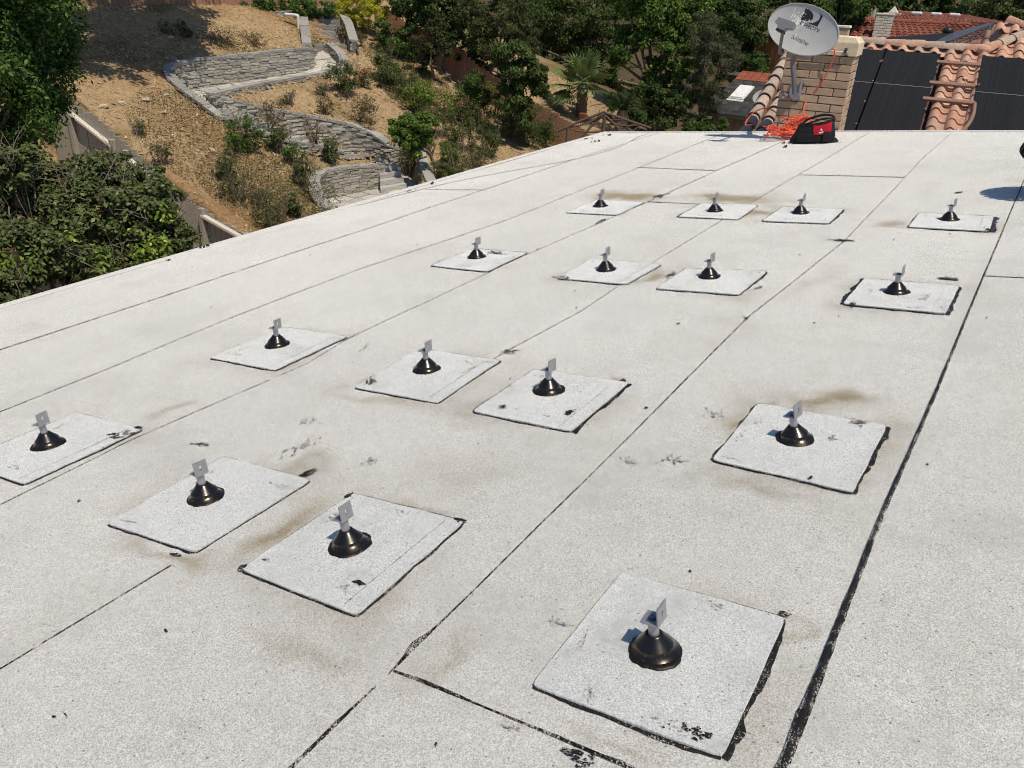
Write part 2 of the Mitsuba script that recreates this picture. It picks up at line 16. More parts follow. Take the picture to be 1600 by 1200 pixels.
# ---------------------------------------------------------------- camera, sky, exposure
scene['camera'] = {'type': 'perspective', 'fov': 2 * math.degrees(math.atan(800 / 1300)), 'fov_axis': 'x', 'near_clip': 0.05, 'far_clip': 2000.0,
                   'to_world': ST().look_at(origin=CW.tolist(), target=(CW + FW).tolist(), up=U2.tolist())}
SUN = np.array([0.4294, -0.2078, 0.8789])
scene['sky'] = mikit.sky(SUN.tolist(), turbidity=3, ground=(0.2, 0.17, 0.13), sun_tint=(.955, 1.0, 1.045))
exposure = 1.41

# ---------------------------------------------------------------- helpers
def key_for(name):
    if name not in USED:
        USED.add(name); return name
    i = 1
    while f'{name}_{i:03d}' in USED: i += 1
    USED.add(f'{name}_{i:03d}'); return f'{name}_{i:03d}'
USED = set()
def thing(name, label, cat, group=None):
    k = key_for(name)
    labels[k] = {'label': label, 'category': cat}
    if group: labels[k]['group'] = group
    return k
def obj(name, mesh, bsdf, parent=None, smooth=False, color=None, label=None, kind=None, to_world=None):
    k = key_for(parent + '__' + name if parent else name)
    d = mikit.ply(mesh, bsdf, smooth=smooth, color=color)
    if to_world is not None: d['to_world'] = to_world
    scene[k] = d
    if label or kind:
        labels[k] = {}
        if label: labels[k]['label'] = label
        if kind: labels[k]['kind'] = kind
    return k
def tag(k, label, cat, group=None):
    labels[k] = {**labels.get(k, {}), 'label': label, 'category': cat}
    if group: labels[k]['group'] = group
    return k
def struct(name, mesh, bsdf, **kw): return obj(name, mesh, bsdf, kind='structure', **kw)
def W(v): return np.asarray(v, float) @ G.T
def Wm(mesh): return trimesh.Trimesh(W(mesh.vertices), mesh.faces, process=False)
cat = lambda ms: trimesh.util.concatenate(ms)
def unit(v): v = np.asarray(v, float); return v / np.linalg.norm(v)
def rot(z=0, x=0, y=0):
    return trimesh.transformations.euler_matrix(x, y, z, 'sxyz')[:3, :3]
def bevel_faces():
    from scipy.spatial import ConvexHull
    pts = []
    for sx in (-1, 1):
        for sy in (-1, 1):
            for sz in (-1, 1):
                for ax in range(3):
                    q = np.array([.8, .8, .8]); q[ax] = 1.0; pts.append(np.array([sx, sy, sz]) * q)
    pts = np.array(pts); h = ConvexHull(pts); F = h.simplices.copy()
    for i, f in enumerate(F):
        n = np.cross(pts[f[1]] - pts[f[0]], pts[f[2]] - pts[f[0]])
        if n @ pts[f].mean(0) < 0: F[i] = f[::-1]
    return F
BEVEL_F = bevel_faces()
def boxm(c, s, R=None, bevel=0.0):
    h = np.array(s, float) / 2
    if bevel:
        b = min(bevel, h.min() * .9); pts = []
        for sx in (-1, 1):
            for sy in (-1, 1):
                for sz in (-1, 1):
                    p = np.array([sx, sy, sz])
                    for ax in range(3):
                        q = h - b; q[ax] = h[ax]; pts.append(p * q)
        v, f = np.array(pts), BEVEL_F
    else: m = trimesh.creation.box(s); v, f = np.array(m.vertices), m.faces
    if R is not None: v = v @ np.asarray(R).T
    return trimesh.Trimesh(v + np.asarray(c), f, process=False)
def axes_box(o, ex, ey, ez, a, b, bevel=0.0):
    """box from local corner a to b in the frame (o; ex, ey, ez)"""
    a, b = np.asarray(a, float), np.asarray(b, float)
    m = boxm((a + b) / 2, np.abs(b - a), bevel=bevel)
    return trimesh.Trimesh(np.asarray(o) + np.array(m.vertices) @ np.array([ex, ey, ez]), m.faces, process=False)
def tube(pts, r, seg=8, cap=True):
    p = np.asarray(pts, float); n = len(p); r = np.broadcast_to(r, n)
    t = np.gradient(p, axis=0); t /= np.linalg.norm(t, axis=1, keepdims=True) + 1e-12
    u = np.cross(t[0], [0, 0, 1.]);
    if np.linalg.norm(u) < .1: u = np.cross(t[0], [1., 0, 0])
    u = unit(u); th = np.linspace(0, 2 * np.pi, seg, endpoint=False); V = []
    for i in range(n):
        u = u - t[i] * (u @ t[i]); u = unit(u); w = np.cross(t[i], u)
        V.append(p[i] + r[i] * (np.cos(th)[:, None] * u + np.sin(th)[:, None] * w))
    V = np.vstack(V); F = []
    for i in range(n - 1):
        for j in range(seg):
            a, b = i * seg + j, i * seg + (j + 1) % seg
            F += [[a, b, b + seg], [a, b + seg, a + seg]]
    if cap:
        V = np.vstack([V, p[0], p[-1]]); e = (n - 1) * seg
        for j in range(seg):
            F += [[n * seg, (j + 1) % seg, j], [n * seg + 1, e + j, e + (j + 1) % seg]]
    return trimesh.Trimesh(V, F, process=False)
def catmull(P, n=8):
    P = np.asarray(P, float); Q = np.vstack([2 * P[0] - P[1], P, 2 * P[-1] - P[-2]]); out = []
    for i in range(1, len(Q) - 2):
        for t in np.linspace(0, 1, n, endpoint=False):
            a, b, c, d = Q[i - 1:i + 3]
            out.append(.5 * (2 * b + (c - a) * t + (2 * a - 5 * b + 4 * c - d) * t**2 + (3 * b - a - 3 * c + d) * t**3))
    return np.array(out + [P[-1]])
def lathe(prof, seg=40):
    prof = np.asarray(prof, float); th = np.linspace(0, 2 * np.pi, seg, endpoint=False); n = len(prof)
    V = np.array([[r * math.cos(a), r * math.sin(a), z] for r, z in prof for a in th]); F = []
    for i in range(n - 1):
        for j in range(seg):
            a, b = i * seg + j, i * seg + (j + 1) % seg
            F += [[a, b, b + seg], [a, b + seg, a + seg]]
    return trimesh.Trimesh(V, F, process=False)
def grid_mesh(X, Y, Z):
    n, m = X.shape; i = np.arange(n * m).reshape(n, m)
    a, b, c, d = i[:-1, :-1].ravel(), i[1:, :-1].ravel(), i[1:, 1:].ravel(), i[:-1, 1:].ravel()
    return trimesh.Trimesh(np.stack([X, Y, Z], -1).reshape(-1, 3), np.vstack([np.stack([a, b, c], 1), np.stack([a, c, d], 1)]), process=False)
def prism(poly, z0, z1):
    m = trimesh.creation.extrude_polygon(poly, z1 - z0, engine='earcut'); m.apply_translation([0, 0, z0]); return m
def resample(P, step):
    P = np.asarray(P, float); s = np.r_[0, np.cumsum(np.linalg.norm(np.diff(P, axis=0), axis=1))]
    n = max(2, int(math.ceil(s[-1] / step)) + 1); t = np.linspace(0, s[-1], n)
    return np.stack([np.interp(t, s, P[:, k]) for k in range(P.shape[1])], 1)
def fb1(t, seed, f=1.0, octaves=3):
    t = np.asarray(t, float)
    return meshkit.fbm(np.stack([t * f, t * 0 + seed * 7.31, t * 0 + .5], -1), octaves, seed)

# ---------------------------------------------------------------- materials
def rgb(c): return {'type': 'rgb', 'value': list(c)}
def mat(key, c, rough=.8, metal=0.0, spec=.3, **kw):
    scene[key] = {'type': 'twosided', 'bsdf': {'type': 'principled', 'base_color': rgb(c) if isinstance(c, (tuple, list)) else c, 'roughness': rough, 'metallic': metal, 'specular': spec, **kw}}
    return key
def vmat(key, rough=.85, spec=.2, fn=None):
    return mat(key, {'type': 'mesh_attribute', 'name': 'vertex_color'}, rough, spec=spec)
GT = [[float(G[j][i]) for j in range(3)] for i in range(3)]
def roofxy(p): return GT[0][0] * p.x + GT[0][1] * p.y + GT[0][2] * p.z, GT[1][0] * p.x + GT[1][1] * p.y + GT[1][2] * p.z
STN = []
for cx, cy, ax, ay, bx, by, s in D['stain']:
    M = np.linalg.inv(np.array([[ax - cx, bx - cx], [ay - cy, by - cy]]))
    STN.append([float(v) for v in (cx, cy, M[0, 0], M[0, 1], M[1, 0], M[1, 1], s)])
PCT = [tuple(float(v) for v in np.mean(q, 0)) for q in D['patch'].values()]
def granules(x, y):
    g = cell_rand(x * 430, y * 430) * .55 + cell_rand(x * 270 + 9, y * 270) * .45
    return g
def membrane(p, n, uv):
    x, y = roofxy(p)
    g = granules(x, y)
    big = fbm(x * .9, y * .9, 0.0, 3); mid = fbm(x * 5, y * 5, 3.0, 3); fine = fbm(x * 38, y * 38, 5.0, 2)
    c = mix((.50, .509, .496), (.575, .584, .571), big) * (0.55 + .82 * g) * (.93 + .14 * fine)
    sx = dr.floor(x / .99 + .74); c = c * (.965 + .06 * cell_rand(sx + 7, dr.floor(y / 6.1 + cell_rand(sx, 2.0) * 3)))
    c = c * mix((1, 1, 1), (.93, .92, .90), smoothstep(.52, .75, mid) * .5)
    # worn spots where dark asphalt shows between granules
    worn = smoothstep(.60, .74, fbm(x * 3.1 + 4, y * 3.1, 8.0, 4)) * smoothstep(.45, .8, g * .5 + fine * .5)
    c = c * (1 - .26 * worn)
    st = mi.Float(0); wx = x + .34 * (fbm(x * 3.7, y * 3.7, 9.0, 3) - .5); wy = y + .34 * (fbm(x * 3.7, y * 3.7, 21.0, 3) - .5)
    for cx, cy, a, b, d, e, s in STN:
        u, v = (wx - cx) * a + (wy - cy) * b, (wx - cx) * d + (wy - cy) * e
        st = st + s * dr.exp(-(u * u + v * v) * 1.6)
    for cx, cy in PCT:                                             # dirt washed up round the patches
        dd = dr.maximum(dr.abs(x - cx), dr.abs(y - cy)) - .27
        st = st + .42 * dr.exp(-dr.square(dd / .085)) * smoothstep(.40, .66, fbm(x * 3.3 + 5, y * 3.3 + cx, 1.0, 2))
    st = dr.clip(st * (.15 + 1.5 * mid) * (.7 + .6 * fine), 0, 1.3)
    c = c * mix((1, 1, 1), (.62, .56, .46), st * .95)
    pit = dr.select(cell_rand(x * 190 + 3, y * 190) > .9975, .6, 0.0)
    return c * (1 - pit)
def patch_col(p, n, uv):
    x, y = roofxy(p)
    g = granules(x + 31, y + 17)
    mid = fbm(x * 7, y * 7, 1.0, 3); fine = fbm(x * 42, y * 42, 5.0, 2)
    c = mix((.535, .56, .565), (.60, .625, .63), mid) * (0.57 + .78 * g) * (.93 + .14 * fine)
    worn = smoothstep(.58, .72, fbm(x * 4.6 + 8, y * 4.6, 2.0, 4)) * smoothstep(.45, .8, g * .5 + fine * .5)
    c = c * (1 - .35 * worn)
    pit = dr.select(cell_rand(x * 200 + 3, y * 200) > .997, .55, 0.0)
    return c * (1 - pit)
def gran_h(p, n, uv):
    x, y = roofxy(p)
    return noise(x * 330, y * 330) * .0011 + fbm(x * 25, y * 25, 0.0, 2) * .0016
def bumped(key, col, h, rough, spec, eps=1e-3):
    scene[key] = {'type': 'twosided', 'bsdf': {'type': 'bumpmap', 'arbitrary': proc(h, eps), 'scale': 1.0, 'nested': {'type': 'principled', 'base_color': proc(col) if callable(col) else col, 'roughness': rough, 'specular': spec}}}
    return key
bumped('m_membrane', membrane, gran_h, .9, .15)
bumped('m_patch', patch_col, gran_h, .9, .15)
def bit_col(w):
    def f(p, n, uv):
        x, y = roofxy(p)
        g = granules(x, y); fz = fbm(x * 30, y * 30, 2.0, 2)
        k = smoothstep(1.02 - w - .16, 1.02 - w, g * .62 + fz * .38)
        return mix((.011, .010, .010), (.46, .45, .43), k)
    return f
for nm, w in (('m_bitumen', .18), ('m_bitumen_gritty', .33), ('m_bitumen_worn', .52), ('m_bitumen_faint', .64)):
    mat(nm, proc(bit_col(w)), .5 if w < .3 else .85, spec=.35 if w < .3 else .1)
mat('m_tar_gloss', (.006, .0055, .006), .5, spec=.35)
mat('m_white_metal', (.62, .62, .60), .45, spec=.4)
mat('m_galv', proc(lambda p, n, uv: mix((.30, .305, .325), (.40, .405, .425), fbm(p.x * 90, p.y * 90, p.z * 90, 2))), .42, metal=.55, spec=.5)
mat('m_bolt', (.16, .17, .22), .35, metal=.8)
mat('m_cone', (.045, .044, .045), .27, metal=.85, spec=.5, anisotropic=.0)
def band_col(p, n, uv):
    g = fbm(p.x * 160, p.y * 160, p.z * 160, 3)
    return mix((.058, .050, .046), (.34, .18, .10), smoothstep(.62, .84, g))
mat('m_band', proc(band_col), .27, metal=.9)
mat('m_stucco', (.48, .44, .38), .9)
vmat('m_vc')                                     # matt, colour per piece
scene['m_vc_stone'] = {'type': 'twosided', 'bsdf': {'type': 'bumpmap', 'arbitrary': proc(lambda p, n, uv: fbm(p.x * 17, p.y * 17, p.z * 26, 3) * .022, 3e-3), 'scale': 1.0, 'nested': {'type': 'diffuse', 'reflectance': {'type': 'mesh_attribute', 'name': 'vertex_color'}}}}
scene['m_leaf'] = {'type': 'principledthin', 'base_color': {'type': 'mesh_attribute', 'name': 'vertex_color'}, 'roughness': .5, 'spec_trans': 0.0, 'diff_trans': .75, 'eta': 1.4}
scene['m_leaf_waxy'] = {'type': 'principledthin', 'base_color': {'type': 'mesh_attribute', 'name': 'vertex_color'}, 'roughness': .38, 'spec_trans': 0.0, 'diff_trans': .4, 'eta': 1.5}
mat('m_bark', proc(lambda p, n, uv: mix((.10, .075, .055), (.24, .19, .15), fbm(p.x * 20, p.y * 20, p.z * 5, 3))), .95, spec=.1)
mat('m_twig', (.20, .16, .13), .9, spec=.1)
# ================================================================ terrain
def ss(a, b, x):
    t = np.clip((x - a) / (b - a), 0, 1); return t * t * (3 - 2 * t)
def zplane(x): return -3.5 + .4 * np.maximum(0, -4.5 - x)
def zU(x, y): return -.49 + .051 * (y - 11.2) + .5 * ss(15.2, 17.0, y)
UP = Polygon(np.vstack([A('Utop')[:, :2], [[-14.25, 15.96], [-14.62, 16.39], [-14.4, 16.7]], A('Upar')[::-1, :2]])).buffer(0)
LP = Polygon([(-9.1, 10.5), (-9.15, 11.1), (-9.12, 12.6), (-9.75, 13.5), (-9.85, 14.1), (-9.59, 14.24), (-9.07, 13.73), (-8.2, 13.1), (-7.2, 12.6), (-7.2, 10.0), (-8.6, 10.0)])
OT, MT = A('Otop'), A('Mtop')
def along(P, n): return resample(P, .02)[np.linspace(0, len(resample(P, .02)) - 1, n).astype(int)]
ON, MN = along(OT[2:], 17), along(MT, 17)
SZ = np.linspace(-.56, -2.08, 16)
FLIGHT = Polygon(np.vstack([ON[:, :2], MN[::-1, :2]])).buffer(.02)
def ground_z(x, y):
    x, y = np.asarray(x, float), np.asarray(y, float)
    xx = np.where(x < -22, -22 + (x + 22) * .45, x)
    z = zplane(xx)
    low = ss(24, 36, y) * .75                                  # the slope flattens out behind the neighbour's garden
    z = z * (1 - low) + low * np.maximum(-3.6, -3.5 + .10 * np.maximum(0, -4.5 - x))
    z = z - 1.5 * (1 - ss(7.62, 7.82, y)) * ss(-18, -14, x) - 0 * x
    z = z + 11 * ss(62, 150, y)
    bump = (meshkit.fbm(np.stack([x * .9, y * .9, x * 0], -1), 3, 4) - .5) * .22 + (meshkit.fbm(np.stack([x * 4, y * 4, x * 0], -1), 2, 9) - .5) * .06
    z = z + bump * ss(-4.4, -6, x) * (1 - ss(30, 60, y))
    return np.minimum(z, 6.5)
gx = np.r_[-600, -300, -150, -90, -60, -45, -35, -28, np.arange(-24, -4, .13), -3.4, -2, 0, 4, 8, 14, 24, 40, 70, 120, 250, 600]
gy = np.r_[-400, -200, -100, -60, -40, -25, -15, -8, -3, np.arange(0, 26, .13), np.arange(26, 40, .6), 44, 50, 60, 75, 95, 130, 180, 260, 400, 700]
GX, GY = np.meshgrid(gx, gy, indexing='ij'); GZ = ground_z(GX, GY)
from shapely import contains_xy
for poly, zf in ((UP.buffer(.10), lambda x, y: zU(x, y) - .07), (LP.buffer(.1), lambda x, y: -2.27 + 0 * x)):
    m_ = contains_xy(poly, GX, GY); GZ = np.where(m_, np.minimum(GZ, zf(GX, GY)), GZ)
LQ = Polygon([(-10.0, 13.4), (-9.95, 14.2), (-9.5, 14.42), (-9.0, 13.98), (-8.9, 12.8), (-9.8, 13.0)])
m_ = contains_xy(LQ, GX, GY); GZ = np.where(m_, np.minimum(GZ, -2.3), GZ)
m_ = contains_xy(FLIGHT, GX, GY)
if m_.any():
    from scipy.spatial import cKDTree
    mid = (ON + MN)[:, :2] / 2; _, idx = cKDTree(mid).query(np.stack([GX[m_], GY[m_]], 1)); GZ[m_] = np.minimum(GZ[m_], np.linspace(-.75, -2.3, 17)[idx])
ground = grid_mesh(GX, GY, GZ)
def soil(p, n, uv):
    big = fbm(p.x * .35, p.y * .35, 0.0, 3); mid = fbm(p.x * 2.3, p.y * 2.3, p.z, 3); fi = fbm(p.x * 21, p.y * 21, p.z * 9, 3); g = cell_rand(p.x * 60, p.y * 60)
    c = mix((.32, .235, .14), (.43, .33, .215), mid)
    c = mix(c, (.26, .155, .085), smoothstep(.5, .7, big) * .7)
    c = mix(c, (.145, .13, .055), smoothstep(.50, .68, fbm(p.x * .8 + 7, p.y * .8, 0.0, 4)) * .62)
    c = c * mi.Color3f(1.0, .975, .91) * (.68 + .55 * fi) * (.9 + .2 * g)
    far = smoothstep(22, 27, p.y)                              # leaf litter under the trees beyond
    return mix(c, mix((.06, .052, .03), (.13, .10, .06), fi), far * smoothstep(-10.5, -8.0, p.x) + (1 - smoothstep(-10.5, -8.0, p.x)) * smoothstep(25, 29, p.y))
scene['m_soil'] = {'type': 'twosided', 'bsdf': {'type': 'bumpmap', 'arbitrary': proc(lambda p, n, uv: fbm(p.x * 9, p.y * 9, p.z * 7, 3) * .045, 4e-3), 'scale': 1.0, 'nested': {'type': 'diffuse', 'reflectance': proc(soil)}}}
struct('hillside', ground, 'm_soil', smooth=True)

# dry straw and mulch lying on the slope
rng = np.random.default_rng(11)
def straw(n, x0, x1, y0, y1, seed, avoid=()):
    r = np.random.default_rng(seed); x, y = r.uniform(x0, x1, n), r.uniform(y0, y1, n)
    ok = np.ones(n, bool)
    for pl in avoid: ok &= ~contains_xy(pl, x, y)
    dens = meshkit.fbm(np.stack([x * 1.1, y * 1.1, x * 0], -1), 3, 31)
    ok &= r.random(n) < np.clip((dens - .25) * 2.2, .12, 1)
    x, y = x[ok], y[ok]; n = len(x); z = ground_z(x, y) + .004
    a = r.uniform(0, 2 * np.pi, n); L = r.uniform(.025, .085, n); w = r.uniform(.004, .010, n) * (1 + (r.random(n) < .12) * 2.0); tl = r.normal(0, .16, n)
    d = np.stack([np.cos(a) * np.cos(tl), np.sin(a) * np.cos(tl), np.sin(tl) - .4 * np.cos(a)], 1); s = np.stack([-np.sin(a), np.cos(a), r.normal(0, .4, n)], 1)
    c = np.stack([x, y, z + np.abs(tl) * .03], 1)
    V = np.stack([c - d * L[:, None], c + s * w[:, None], c + d * L[:, None], c - s * w[:, None]], 1).reshape(-1, 3)
    i = np.arange(n) * 4; F = np.vstack([np.stack([i, i + 1, i + 2], 1), np.stack([i, i + 2, i + 3], 1)])
    base = np.array([[.46, .345, .205], [.375, .265, .15], [.52, .415, .275], [.27, .185, .105], [.32, .20, .11], [.20, .18, .085]])
    col = base[r.choice(6, n, p=[.36, .28, .16, .08, .08, .04])] * r.uniform(.8, 1.1, (n, 1))
    return trimesh.Trimesh(V, F, process=False), np.repeat(col, 4, 0)
m, c = straw(66000, -18.5, -5.5, 7.86, 19.3, 3, (UP, LP, FLIGHT)); k = obj('dry_mulch', m, 'm_vc', color=c, kind='stuff'); labels[k]['label'] = 'dry straw mulch and weed litter covering the brown garden slope'; labels[k]['category'] = 'mulch'
m, c = straw(12000, -13, -6, 19.6, 25, 4); k = obj('dry_grass', m, 'm_vc', color=c, kind='stuff'); labels[k]['label'] = 'dry brown grass on the slope behind the brown board fence'; labels[k]['category'] = 'grass'

# ================================================================ garden walls, paths and steps
def toward(p): return unit((CW - np.r_[p, 0][:3]) * [1, 1, 0])
def stone_wall(name, label, top, zbot, thick=.22, cop=.05, cop_over=.022, course=.062, seed=0, both=False, face=None, facing=True):
    """top: (x, y, z) of the coping's front edge; zbot: one number or one per point"""
    r = np.random.default_rng(seed); t = thing(name, label, 'retaining wall')
    P = resample(np.c_[top, np.broadcast_to(zbot, len(top))], .08); n = len(P)
    T_ = np.gradient(P[:, :2], axis=0); T_ /= np.linalg.norm(T_, axis=1, keepdims=True); N = np.stack([T_[:, 1], -T_[:, 0]], 1)
    f = face if face is not None else np.sign(sum(N[i] @ toward(P[i, :2])[:2] for i in range(n)))
    N = N * f                                             # front normal
    V = []; F = []
    for i in range(n):
        a = P[i, :2]; b = a - N[i] * thick
        V += [[*a, P[i, 3] - .3], [*a, P[i, 2] - cop], [*b, P[i, 2] - cop], [*b, P[i, 3] - .3]]
    for i in range(n - 1):
        for j in range(4):
            a, b = i * 4 + j, i * 4 + (j + 1) % 4; F += [[a, b, b + 4], [a, b + 4, a + 4]]
    F += [[0, 1, 2], [0, 2, 3], [4 * n - 4, 4 * n - 2, 4 * n - 3], [4 * n - 4, 4 * n - 1, 4 * n - 2]]
    core = trimesh.Trimesh(V, F, process=False); trimesh.repair.fix_normals(core)
    obj('core', core, 'm_mortar', t)
    S = np.r_[0, np.cumsum(np.linalg.norm(np.diff(P[:, :2], axis=0), axis=1))]
    at = lambda s, q: np.stack([np.interp(s, S, q[:, k]) for k in range(q.shape[1])], -1)
    ms, cs = [], []
    for side in ((1, -1) if both else (1,)):
        nrow = int(max(P[:, 2] - cop - P[:, 3]) / course) + 3
        for row in range(nrow):
            s = -r.uniform(0, .2)
            while s < S[-1]:
                L = r.uniform(.14, .42); mdl = np.clip(s + L / 2, 0, S[-1]); q = at(mdl, P); z1 = q[2] - cop - row * course * 1.0
                if s + L > 0 and z1 - course > q[3] - .1:
                    nn = at(mdl, N); nn = unit(nn) * side; tt = np.array([nn[1], -nn[0]])
                    pr = r.uniform(.004, .026); h = course * r.uniform(.86, .96); dz = r.uniform(-.008, .008)
                    base = q[:2] if side == 1 else q[:2] - at(mdl, N) * thick
                    c = np.r_[base + nn * (pr - .03), z1 - course / 2 + dz]
                    b = boxm([0, 0, 0], [min(L, S[-1]) - .012, .06, h], bevel=.008)
                    v = np.array(b.vertices) + r.normal(0, .003, b.vertices.shape); R = np.array([[tt[0], nn[0], 0], [tt[1], nn[1], 0], [0, 0, 1]])
                    ms.append(trimesh.Trimesh(v @ R.T + c, b.faces, process=False))
                    g = r.uniform(.27, .44); cs.append(np.tile(np.array([g * r.uniform(1.0, 1.10), g, g * r.uniform(.80, .95)]), (len(v), 1)))
                s += L
    if facing and ms: obj('stone_facing', cat(ms), 'm_vc_stone', t, color=np.vstack(cs), kind='stuff')
    s = 0.0
    while s < S[-1] - .05:                                # coping stones, each its own part
        L = min(r.uniform(.32, .55), S[-1] - s); ss_ = np.linspace(s + .006, s + L - .006, max(2, int(L / .1) + 1)); q = at(ss_, P); nn = at(ss_, N)
        a = q[:, :2] + nn * cop_over; b = q[:, :2] - nn * (thick + .01); dz = r.uniform(-.006, .008)
        poly = np.vstack([a, b[::-1]]); m_ = len(ss_)
        top_ = np.r_[q[:, 2], q[::-1, 2]] + dz
        V = np.vstack([np.c_[poly, top_], np.c_[poly, top_ - cop - .006]]); k2 = 2 * m_; F = []
        for i in range(m_ - 1):
            j = k2 - 1 - i; F += [[i, i + 1, j - 1], [i, j - 1, j], [k2 + i, k2 + j - 1, k2 + i + 1], [k2 + i, k2 + j, k2 + j - 1]]
        for i in range(k2): j = (i + 1) % k2; F += [[i, k2 + j, j], [i, k2 + i, k2 + j]]
        mm = trimesh.Trimesh(V, F, process=False); trimesh.repair.fix_normals(mm)
        g = r.uniform(.24, .40) if 'curb' in name else r.uniform(.27, .40); obj('coping_stone', mm, 'm_vc_stone', t, color=np.tile([g, g * .98, g * .93], (len(V), 1)))
        s += L
    return t
mat('m_mortar', proc(lambda p, n, uv: mix((.10, .10, .095), (.20, .195, .185), fbm(p.x * 9, p.y * 9, p.z * 9, 3))), .95, spec=.1)
Ut = A('Utop'); stone_wall('stone_retaining_wall', 'long grey stacked stone retaining wall above the upper flagstone path', np.c_[Ut[:, :2], Ut[:, 2] + .03], np.interp(Ut[:, 1], [10.4, 11.2, 15.7], [-.5, -.52, -.30]), seed=1)
Mt = np.vstack([A('Mtop'), [[-9.72, 14.15, -1.62], [-9.55, 14.6, -1.75]]]); stone_wall('stone_retaining_wall', 'sloping stacked stone retaining wall with dry vines beside the middle stair flight', np.c_[Mt[:, :2], Mt[:, 2] + .04], np.r_[np.linspace(-.70, -2.2, len(Mt) - 2), -2.3, -2.3], seed=2)
Lt = A('Ltop'); stone_wall('stone_retaining_wall', 'lowest curved stone retaining wall beside the roof edge', np.c_[Lt[:, :2], Lt[:, 2] + .03], -2.25, seed=3)
Up = A('Upar'); stone_wall('stone_parapet', 'low dark stone parapet along the outer edge of the upper path', np.c_[Up[:, :2], Up[:, 2] + .05], Up[:, 2] - .40, thick=.2, seed=4, both=True)
Ot = A('Otop'); stone_wall('stone_curb', 'pale low stone curb curving down the left side of the stairs', np.c_[Ot[:, :2], Ot[:, 2] + .10], Ot[:, 2] - .25, thick=.18, seed=5, both=True)
tx = lambda *p: np.array(p, float)
rc = catmull(np.array([(-9.78, 14.15), (-9.5, 14.34), (-9.0, 13.9), (-8.2, 13.22), (-7.4, 12.72)]), 5); stone_wall('stone_curb', 'short curved stone curb at the right end of the lower landing', np.c_[rc, zplane(rc[:, 0]) + .06], -2.35, thick=.2, seed=6, face=None)
stone_wall('stone_side_wall', 'grey stone side wall left of the topmost steps with the white pipe', tx((-14.15, 15.75, .42), (-14.7, 16.25, .78), (-15.25, 16.75, 1.02)), tx(.0, .3, .6), seed=7, face=1)
stone_wall('stone_side_wall', 'grey stone side wall right of the topmost steps', tx((-13.75, 16.85, .52), (-14.5, 17.45, .95), (-15.15, 17.95, 1.12)), tx(.0, .3, .6), seed=8, both=True)
stone_wall('stone_retaining_wall', 'short dark stone wall closing the top of the garden stairs', tx((-15.75, 16.2, 1.12), (-15.8, 17.2, 1.2), (-15.8, 18.2, 1.24)), .7, seed=9)

def flagstones(name, label, poly, zf, seed, size=.45):
    r = np.random.default_rng(seed); x0, y0, x1, y1 = poly.bounds
    base = prism(poly.buffer(.06), 0, .05); base = trimesh.Trimesh(*trimesh.remesh.subdivide_to_size(base.vertices, base.faces, .25), process=False)
    v = np.array(base.vertices); v[:, 2] += zf(v[:, 0], v[:, 1]) - .065
    sub = base.copy(); sub.vertices = v
    k = struct(name, sub, 'm_grout'); labels[k]['label'] = label
    nx, ny = int((x1 - x0) / size) + 2, int((y1 - y0) / size) + 2
    pts = np.stack(np.meshgrid(x0 + np.arange(nx) * size, y0 + np.arange(ny) * size), -1).reshape(-1, 2) + r.uniform(-.19, .19, (nx * ny, 2))
    for cell in voronoi_diagram(MultiPoint(pts), envelope=sbox(x0 - 1, y0 - 1, x1 + 1, y1 + 1)).geoms:
        c = cell.intersection(poly).buffer(-.018).buffer(-.02).buffer(.02)
        for g_ in getattr(c, 'geoms', [c]):
            if g_.is_empty or g_.area < .01: continue
            mm = prism(g_.simplify(.01), 0, .03); v = np.array(mm.vertices); v[:, 2] += zf(v[:, 0], v[:, 1]) - .02 + r.uniform(-.004, .006)
            g = r.uniform(.40, .58); obj('flagstone', trimesh.Trimesh(v, mm.faces, process=False), 'm_vc_stone', k, color=np.tile([g * 1.03, g, g * .93], (len(v), 1)))
mat('m_grout', (.30, .285, .26), .95, spec=.1)
flagstones('upper_path', 'upper path of pale flagstones between stone wall and parapet', UP, zU, 21)
flagstones('lower_path', 'lower landing of pale flagstones beside the roof edge', LP, lambda x, y: -2.2 + 0 * x, 22)
st = thing('garden_stairs', 'grey stone stair flight running down between sloping wall and curb', 'stairs')
r = np.random.default_rng(7)
def slab(q, z, h, k, g):
    pg = Polygon(q)
    if not pg.is_valid: pg = pg.buffer(0)
    mm = prism(pg.buffer(-.004, join_style=2), z - h, z); v = mm.vertices
    obj('step', mm, 'm_vc_stone', k, color=np.tile([g, g * .98, g * .94], (len(v), 1)))
for i in range(16):
    slab([ON[i, :2], ON[i + 1, :2], MN[i + 1, :2], MN[i, :2]], SZ[i], .3, st, r.uniform(.30, .46))
st2 = thing('garden_stairs', 'short fan of grey steps down to the lower flagstone landing', 'stairs')
LS = A('Lsteps')
for i in range(4):
    z = -2.08 + .11 * i; slab([LS[i][0][:2], LS[i][1][:2], LS[i + 1][1][:2], LS[i + 1][0][:2]], z, .3, st2, r.uniform(.34, .48))
st3 = thing('garden_stairs', 'topmost stone steps climbing beside the white drain pipe', 'stairs')
for i in range(6):
    c = np.array([-14.25, 16.55]) + np.array([-.76, .65]) * (.1 + .30 * i); d = np.array([-.76, .65]); w = np.array([.65, .76]) * .55
    slab([c - w, c + w, c + w + d * .31, c - w + d * .31], .36 + .15 * i, .4, st3, r.uniform(.22, .34))
pp = A('pipe'); z0 = ground_z(pp[2][0], pp[2][1])
